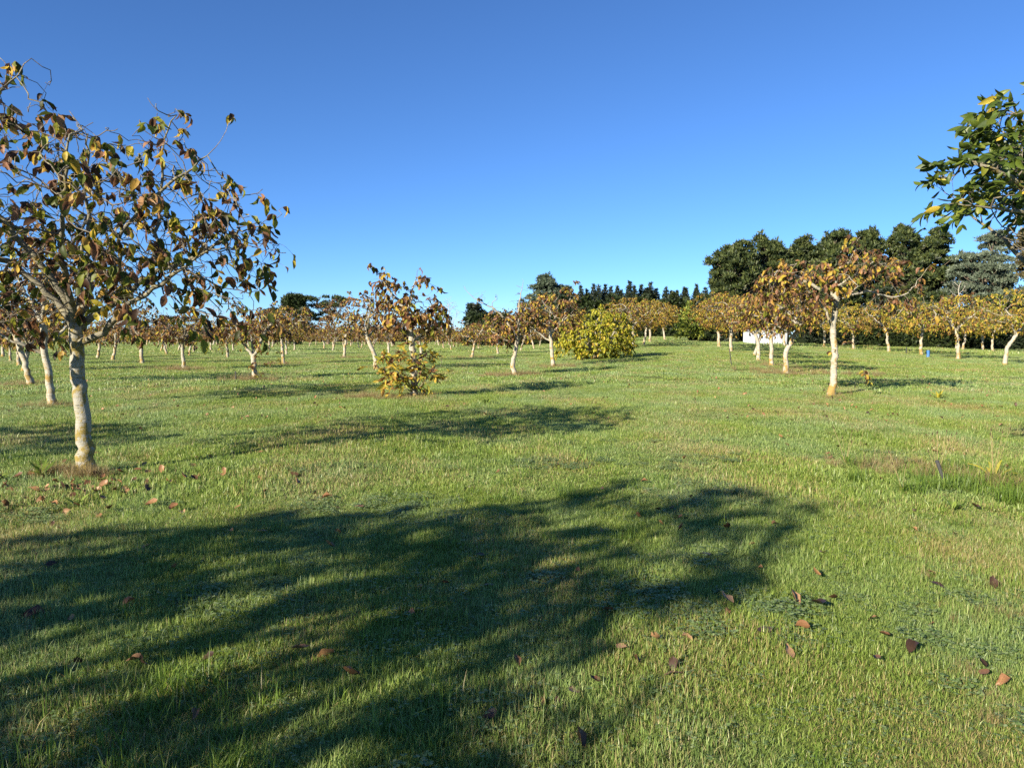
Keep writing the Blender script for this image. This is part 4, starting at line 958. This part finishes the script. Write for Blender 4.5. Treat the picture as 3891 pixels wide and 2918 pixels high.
def bare_tree(label, x, y, h, w, seed, mat=M_PALE, group='bare pale trees', name='bare_tree', n=320):
    S = grow(seed, [(0, 0, -.1), (.05, 0, h * .25)], [[(.05, 0, h * .25), (.1, 0, h * .5), (0, .1, h * .8)]], [(0, 0, h * .62, w, w, h * .38, n)], h * .016, step=h * .045, di=h * .3, dk=h * .055, jit=.3, up=.5, zmin=h * .2, rtip=.016, maxit=40)
    t = thing(name, label, 'tree', (x, y, gz(x, y)), group); tm, bm, tw = skeleton_meshes(S, thick=.03, sides=(7, 4, 3, 3), mats=(mat, mat, mat), split=False)
    obj('trunk', tm, t); [obj('branch', b_, t) for b_ in bm]; tag(obj('twig', tw.mesh('twig', mat), t), kind='stuff'); return t
bare_tree('leafless pale tree rising left of the suckering walnut crown', -28.0, 146, 10.0, 1.7, 601)
bare_tree('leafless pale tree right of the suckering walnut crown', -12.5, 148, 9.4, 2.6, 602)
bare_tree('thin leafless sapling with pale stem before the grey tree', 52.5, 88, 8.6, 1.2, 603, n=90)
bare_tree('leafless pale tree seen through the largest walnut crown', -60.0, 150, 9.0, 2.6, 604)

# ------------------------------------------------------------------ white shed behind the right row
def box(b, x0, x1, y0, y1, z0, z1):
    V = np.array([(x, y, z) for z in (z0, z1) for y in (y0, y1) for x in (x0, x1)], float)
    b.add(V, np.array([(0, 2, 3, 1), (4, 5, 7, 6), (0, 1, 5, 4), (2, 6, 7, 3), (0, 4, 6, 2), (1, 3, 7, 5)]))
M_IRON = plain_mat('white_painted_iron', (.42, .46, .52), .45, .5, 3, .08); M_RAIL = plain_mat('grey_steel', (.3, .31, .32), .5, .5, 8, .2)
sx0, sy0 = 28.3, 81.5
shed = thing('shed', 'small white corrugated iron shed half hidden behind the right row', 'shed', (sx0, sy0, gz(sx0, sy0) - .05), None, .12)
def corrugated(w, h0, h1, pitch=.19, amp=.03):
    n = int(w / pitch * 6); x = np.linspace(-w / 2, w / 2, n); y = amp * np.sin(x / pitch * 2 * PI); top = h0 + (h1 - h0) * (1 - np.abs(x) / (w / 2))
    V = np.concatenate([np.stack([x, y, np.zeros(n)], -1), np.stack([x, y, top], -1)]); i = np.arange(n - 1)
    b = Buf(); b.add(V, np.stack([i, i + 1, i + n + 1, i + n], -1)); return b
obj('wall', corrugated(3.6, 1.55, 2.0).mesh('wall', M_IRON), shed)
for s_ in (-1, 1):
    w_ = obj('wall', corrugated(3.0, 1.5, 1.5).mesh('wall', M_IRON), shed, (s_ * 1.77, 1.55, 0), (0, 0, PI / 2))
obj('wall', corrugated(3.6, 1.55, 2.0).mesh('wall', M_IRON), shed, (0, 3.1, 0))
b = Buf()
for s_ in (-1, 1):
    V = np.array([(0, -.12, 2.04), (0, 3.25, 2.04), (s_ * 1.95, 3.25, 1.54), (s_ * 1.95, -.12, 1.54), (0, -.12, 2.08), (0, 3.25, 2.08), (s_ * 1.95, 3.25, 1.58), (s_ * 1.95, -.12, 1.58)])
    b.add(V, np.array([(0, 1, 2, 3), (4, 7, 6, 5), (0, 3, 7, 4), (1, 5, 6, 2), (2, 6, 7, 3)]))
obj('roof', b.mesh('roof', M_IRON), shed)
for s_ in (-1, 1):
    b = Buf(); box(b, s_ * 1.80 - .04, s_ * 1.80 + .04, -.06, -.035, 0, 1.56); obj('corner_trim', b.mesh('corner_trim', M_RAIL), shed)

# ------------------------------------------------------------------ stakes, sleeve
M_POST = plain_mat('weathered_dark_stake', (.05, .05, .048), .8, .2, 25, .4); M_BLUE = plain_mat('blue_plastic', (.05, .16, .42), .4, .5, 20, .15)
def stake(label, x, y, h, r, lean, name='stake', mat=None):
    t = thing(name, label, 'stake', (x, y, gz(x, y) - .03)); b = Buf()
    tube(b, [(0, 0, 0), (lean[0] * .5, lean[1] * .5, h * .5), (lean[0], lean[1], h)], [r, r, r * .95], 7, True, .08, 5); obj('post', b.mesh('post', mat or M_POST), t)
    b = Buf(); tube(b, [(lean[0], lean[1], h - .005), (lean[0] * 1.02, lean[1] * 1.02, h + r * .35)], [r * 1.25, r * 1.1], 7); obj('cap', b.mesh('cap', mat or M_POST), t); return t
stake('short black stake leaning in the weeds at right', 4.66, 7.9, .30, .019, (-.11, .0))
stake('thin dark stake standing in grass left of the right row trunks', 11.0, 37.3, .85, .025, (-.12, 0))
stake('short dark stake left of the wide V tree trunk', -10.25, 27.6, .38, .025, (.0, 0))
stake('tiny dark stake in the far grass under the orange trunk', 32.8, 62.0, .55, .04, (0, 0))
t = thing('tree_sleeve', 'small blue plastic sleeve standing in the grass', 'tree sleeve', (30.2, 54.1, gz(30.2, 54.1)))
b = Buf(); tube(b, [(0, 0, 0), (.02, 0, .25), (0, 0, .5)], [.11, .1, .11], 10, False, .05, 2); obj('sleeve', b.mesh('sleeve', M_BLUE), t)
b = Buf(); tube(b, [(.09, 0, -.02), (.1, 0, .62)], [.018, .018], 6); obj('peg', b.mesh('peg', M_POST), t)

# ------------------------------------------------------------------ weeds
def blade_leaf(rng, L, w, a, tilt, bend=.8, rows=5):
    s = np.linspace(0, 1, rows + 1); d = np.array([math.cos(a), math.sin(a)]); ww = w * np.sin(PI * np.clip(s * .92 + .06, 0, 1)) ** .8 * .5; an = tilt - bend * s
    st = np.concatenate([[0], np.cumsum(np.cos(an[:-1]) * L / rows)]); zz = np.concatenate([[0], np.cumsum(np.sin(an[:-1]) * L / rows)])
    V = []
    for k in range(rows + 1):
        for sd in (-1, 0, 1): V.append((d[0] * st[k] - d[1] * sd * ww[k], d[1] * st[k] + d[0] * sd * ww[k], zz[k] + abs(sd) * ww[k] * .35 + rng.normal(0, .004) * abs(sd)))
    Q = [(k * 3 + j, k * 3 + j + 1, k * 3 + j + 4, k * 3 + j + 3) for k in range(rows) for j in range(2)]
    return np.array(V), np.array(Q)
def rosette(label, x, y, n, L, w, seed, mat=None, stalks=0, name='weed_plant', tilt=(.5, 1.2), sh=.35):
    g = np.random.default_rng(seed); t = thing(name, label, 'weed', (x, y, gz(x, y)))
    for k in range(n):
        V, Q = blade_leaf(g, L * g.uniform(.6, 1.15), w * g.uniform(.7, 1.2), k * 2.4 + g.normal(0, .3), g.uniform(*tilt), g.uniform(.3, 1.1)); b = Buf(); b.add(V, Q, None, np.full(len(Q), g.random()))
        obj('leaf', b.mesh('leaf', mat or M_WEED, True), t)
    for k in range(stalks):
        a = g.uniform(0, 6.28); hh = sh * g.uniform(.6, 1.3); e = np.array([math.cos(a) * hh * .35, math.sin(a) * hh * .35, hh]); b = Buf()
        tube(b, [(0, 0, 0), e * .5 + (0, 0, .03), e], [.0025, .002, .0018], 4); st = obj('stalk', b.mesh('stalk', M_STALK), t)
        b = Buf(); tube(b, [e, e + unit(e) * .012, e + unit(e) * .035], [.0035, .006, .0025], 5); obj('seed_head', b.mesh('seed_head', M_SEED), st)
    return t
M_STALK = plain_mat('dry_stalk', (.30, .24, .11), .7, .2, 40, .3); M_SEED = plain_mat('brown_seed_head', (.07, .045, .03), .8, .1, 60, .4)
rosette('large upright dock plant left of the largest trunk', -5.3, 8.3, 12, .27, .045, 1, tilt=(.7, 1.35))
rosette('small plantain rosette in the grass below the largest trunk', -4.05, 6.85, 8, .2, .03, 2, tilt=(.4, 1.0))
rosette('pale plantain rosette left of the black stake', 3.95, 7.45, 7, .2, .035, 3, stalks=4)
rosette('plantain rosette nearest the camera at right edge', 4.05, 6.75, 7, .17, .035, 4)
rosette('plantain with tall seed stalks left of the weed patch', 4.2, 9.3, 9, .18, .026, 5, stalks=6)
rosette('plantain with dark seed heads behind the black stake', 4.9, 8.5, 10, .2, .026, 6, stalks=11, sh=.42)
rosette('yellowing dock plant with pale stems at the right edge', 5.35, 8.2, 9, .3, .05, 7, M_WEEDY, stalks=5, tilt=(.7, 1.3), sh=.5)
rosette('bright yellow green plant alone in the right lawn', 10.8, 18.8, 10, .3, .06, 8, M_WEEDY)
rosette('wide leafed weed just left of the largest trunk foot', -5.65, 8.0, 9, .22, .04, 9)
rosette('small bright weed beyond the tree shadows at mid lawn', -.6, 17.5, 8, .3, .05, 10)
rosette('tufted weed at the lower left corner in shade', -1.35, 3.3, 7, .12, .014, 11, tilt=(.7, 1.3))
rosette('narrow leafed weed in the shaded lawn at bottom centre', -.28, 3.05, 6, .11, .016, 12, tilt=(.6, 1.2))
# clover patches and thin dry tufts that break up the near lawn
def clover_tile(seed, size, n):
    g = np.random.default_rng(seed); b = Buf()
    for _ in range(n):
        r = size * .5 * math.sqrt(g.random()); a = g.uniform(0, 6.28); c = np.array([r * math.cos(a), r * math.sin(a), g.uniform(.022, .05)]); a_ = g.uniform(0, 6.28); L = g.uniform(.010, .018)
        for t in range(3):
            q = a_ + t * 2.094; e = np.array([math.cos(q), math.sin(q), g.uniform(-.35, .35)]); s_ = np.array([-e[1], e[0], g.uniform(-.3, .3)])
            b.add(np.array([c, c + e * L * .6 + s_ * L * .55, c + e * L * 1.1, c + e * L * .6 - s_ * L * .55]), np.array([[0, 1, 2, 3]]), None, np.array([g.random()]))
    return b.mesh('clover', M_CLOVER)
c_c2 = tile_collection('clover_patches', [clover_tile(170 + i, .26, 60) for i in range(4)])
g = np.random.default_rng(93); n = 2600; Y = 2.3 + 9 * g.random(n); X = g.uniform(-.75, .75, n) * (Y + .6)
k = smooth_noise(X, Y, 2.2, 33) + g.normal(0, .12, n) + np.where(X > 0, .08, -.02) > .34; X, Y = X[k], Y[k]
P = np.stack([X, Y, ground_z(X, Y)], -1); scatter('clover', c_c2, 4, P, np.repeat(g.uniform(.7, 1.2, (len(P), 1)), 3, 1), 93, 'small round clover leaves in the near lawn')
# feathery patch at the right and dry grass round the trunks
c_w = tile_collection('weed_tufts', [blade_tile(140 + i, .2, 170, .11, .005, M_TALL, 1.1, 0, .4) for i in range(4)])
g = np.random.default_rng(90); n = 90; X = 5.1 + g.normal(0, .55, n); Y = 7.9 + g.normal(0, .55, n)
P = np.stack([X, Y, ground_z(X, Y)], -1); scatter('weed_patch', c_w, 4, P, np.repeat(g.uniform(.5, 1.3, (n, 1)), 3, 1), 90, 'feathery green weed patch round the unseen trunk at right')
c_y = tile_collection('dry_tufts', [blade_tile(150 + i, .22, 90, .15, .0035, M_DRY, .7, 0, .4) for i in range(4)])
pts = []
bases = [(-5.2, 8.5, .25, 40), (-4.75, 8.35, .22, 20), (-2.9, 19.4, .8, 70), (-3.9, 19.6, .5, 30), (8.65, 20.15, .6, 26), (-9.6, 27.6, 1.1, 60), (.16, 30.6, 1.3, 70), (2.13, 38.2, 1.5, 60), (11.45, 30.9, 1.2, 60), (12.0, 33.5, 1.6, 50), (13, 37, 1.4, 40), (-16.06, 36.4, 1.3, 60), (-10.5, 16.8, .7, 30), (-16.1, 24.8, .9, 40), (5.3, 7.8, .5, 60), (4.9, 8.4, .5, 40), (4.3, 9.0, .6, 22), (-12.7, 56.5, 1.6, 40), (-3, 57, 1.6, 40), (-13.5, 43.8, 1.4, 40), (14.5, 30.5, 1.0, 24)]
n = 900; Y = 2.4 + 14 * g.random(n); X = g.uniform(-.75, .75, n) * (Y + .6); k = smooth_noise(X, Y, 1.3, 35) + g.normal(0, .15, n) > .36
thin = np.stack([X[k], Y[k]], -1)
for (x, y, r, n) in bases: pts.append(np.stack([x + g.normal(0, r * .6, n), y + g.normal(0, r * .5, n)], -1))
Q = np.concatenate(pts); P = np.stack([Q[:, 0], Q[:, 1], ground_z(Q[:, 0], Q[:, 1])], -1); s_ = g.uniform(.35, 1.1, (len(P), 1)) * np.where(P[:, 1] > 25, 1.2, .85)[:, None]
t_ = np.stack([thin[:, 0], thin[:, 1], ground_z(thin[:, 0], thin[:, 1])], -1); P = np.vstack([P, t_]); s_ = np.vstack([s_, g.uniform(.22, .42, (len(t_), 1))])
scatter('dry_grass', c_y, 4, P, np.repeat(s_, 3, 1), 91, 'straw coloured dry grass around the trunk feet')

# ------------------------------------------------------------------ fallen leaves
FALL_ME = [mk_mesh('fallen_leaf', v[0] - (0, .5, 0), [v[1]], M_FALLEN, smooth=True) for v in LV_FALL]
rng = np.random.default_rng(700)
def fallen(x, y, size, v, label, group=None, tilt=.24, rz=None):
    o = obj('fallen_leaf', FALL_ME[v % len(FALL_ME)], None, (x, y, gz(x, y) + .036 + size * .08), (rng.normal(0, tilt), rng.normal(0, tilt), rng.uniform(0, 6.28) if rz is None else rz))
    o.scale = (size, size, size); return tag(o, label, 'leaf', group)
FALLEN = [
 (1.34, 3.85, 0.125, 8, 'flat tan walnut leaf, biggest on the sunlit grass at lower right'),
 (1.67, 4.35, 0.110, 0, 'upright curled brown leaf at the left end of the dark twig'),
 (1.79, 4.25, 0.130, 1, 'long rolled brown leaf lying like a twig right of the upright leaf'),
 (1.92, 4.35, 0.080, 2, 'small tan leaf at the right end of the rolled leaf'),
 (1.27, 4.30, 0.100, 3, 'twisted dark leaf at the right tip of the tree shadow'),
 (1.22, 4.15, 0.060, 4, 'small curled leaf just under the twisted dark leaf'),
 (2.01, 3.65, 0.100, 5, 'arched brown leaf in the lower right lawn'),
 (2.71, 4.65, 0.100, 9, 'flat orange brown leaf in the right lawn, tilted'),
 (2.83, 4.90, 0.080, 6, 'thin dark leaf just above the flat orange leaf'),
 (1.35, 3.55, 0.085, 7, 'crumpled brown leaf below the biggest tan leaf'),
 (1.75, 3.50, 0.085, 1, 'narrow rolled leaf left of the arched brown leaf'),
 (2.23, 3.45, 0.060, 2, 'small upright brown leaf near the lower right edge'),
 (2.18, 3.35, 0.070, 10, 'small flat tan leaf under the upright leaf at right edge'),
 (0.73, 3.70, 0.080, 3, 'dark folded leaf at the lower edge of the shadow'),
 (0.91, 3.75, 0.070, 4, 'small dark brown leaf right of the folded dark leaf'),
 (0.60, 3.50, 0.060, 5, 'small red brown leaf below the folded dark leaf'),
 (0.74, 3.35, 0.100, 9, 'pale tan leaf with torn edge in the lower centre'),
 (0.55, 4.15, 0.080, 10, 'flat tan leaf inside the big shadow at centre'),
 (-0.93, 3.60, 0.120, 6, 'large dark folded leaf in the shade at lower left'),
 (-1.05, 3.60, 0.100, 7, 'dark curled leaf left of the large folded leaf'),
 (-0.74, 3.30, 0.100, 0, 'red brown crumpled leaf in the lower left shade'),
 (-1.77, 3.45, 0.100, 1, 'dark leaf with orange edge standing in the lower left shade'),
 (-1.46, 3.50, 0.070, 2, 'upright orange leaf in the lower left shade'),
 (-2.06, 3.45, 0.060, 3, 'small pale curled leaf at far lower left'),
 (-2.73, 4.15, 0.120, 4, 'long brown leaf in the shade near the left edge'),
 (-2.26, 4.30, 0.090, 5, 'torn tan leaf in the left shade'),
 (-3.62, 5.90, 0.080, 6, 'folded brown leaf in the left shade below the largest tree'),
 (-0.42, 4.65, 0.065, 7, 'small orange leaf standing in a sun fleck'),
 (1.40, 5.30, 0.110, 8, 'flat red brown leaf at the upper edge of the right shadow'),
 (1.39, 6.00, 0.070, 0, 'small curled tan leaf right of the big shadow'),
 (1.84, 6.30, 0.075, 9, 'flat tan leaf in the open lawn above the right shadow'),
 (1.72, 7.10, 0.070, 2, 'dark curled leaf in the open lawn above the shadow'),
 (1.45, 6.65, 0.070, 3, 'tan curled leaf just below the dark curled leaf'),
 (3.57, 5.90, 0.060, 4, 'dark crumpled leaf in the right lawn'),
 (3.29, 6.00, 0.060, 5, 'tan leaf left of the dark crumpled leaf'),
 (4.22, 6.70, 0.120, 1, 'long rolled reddish leaf below the weed patch'),
 (2.09, 10.45, 0.085, 6, 'brown leaf in the dry grass strip at centre'),
 (4.16, 9.65, 0.100, 8, 'crumpled pale brown leaf in a small hollow at right centre'),
 (4.60, 10.45, 0.080, 7, 'dark leaf behind the crumpled pale leaf'),
 (0.25, 2.80, 0.090, 0, 'brown leaf cut by the bottom edge at centre'),
 (0.13, 3.10, 0.050, 10, 'tiny pale leaf near the bottom centre'),
 (0.19, 3.10, 0.045, 2, 'tiny pale leaf right of another near the bottom centre'),
 (-0.09, 2.95, 0.070, 3, 'crumpled tan leaf at the bottom centre'),
 (-1.32, 3.00, 0.055, 4, 'small orange leaf in the bottom left shade'),
 (-0.57, 4.15, 0.060, 5, 'dark leaf in the middle of the big shadow'),
 (-0.58, 4.65, 0.070, 6, 'dark brown leaf left of the orange leaf in the sun fleck'),
 (-1.61, 6.80, 0.060, 9, 'pale leaf at the upper edge of the big shadow'),
 (-2.04, 6.00, 0.090, 8, 'flat rust coloured leaf in the shade at left centre'),
]
for (x, y, s_, v, lab) in FALLEN: fallen(x, y, s_ * .98, v, lab)
for k in range(125):
    a = rng.uniform(0, 6.28); r = abs(rng.normal(0, 1.5)); x, y = -4.5 + r * math.cos(a) * 1.1, 7.6 + r * math.sin(a) * .8
    fallen(x, y, rng.uniform(.065, .12), rng.integers(11), 'brown fallen leaf in the litter around the largest walnut trunk', 'leaf litter round the largest trunk')
n_ = 0
while n_ < 120:
    y = 3.0 + 17 * rng.random(); x = rng.uniform(-.68, .68) * y
    if rng.random() > .45 + .55 * (x > .05 * y): continue
    n_ += 1; fallen(x, y, rng.uniform(.045, .095), rng.integers(11), 'small brown fallen leaf lying alone in the open lawn', 'fallen leaves scattered on the open lawn')
n = 700; Y = 14 + 40 * rng.random(n) ** 1.2; X = rng.uniform(-.7, .7, n) * Y; T = rng.normal(0, .5, (n, 3)) + unit(rng.normal(size=(n, 3)) * (1, 1, .2)); Nr = np.array([0, 0, 1.0]) + rng.normal(0, .45, (n, 3))
me = merge_leaves(np.stack([X, Y, ground_z(X, Y) + .05], -1), frames(T, Nr), rng.uniform(.05, .1, n), LV_FALL[:8], rng, M_FALLEN, 'leaf_litter')
tag(obj('leaf_litter', me), 'tiny brown fallen leaves specking the farther grass', kind='stuff')
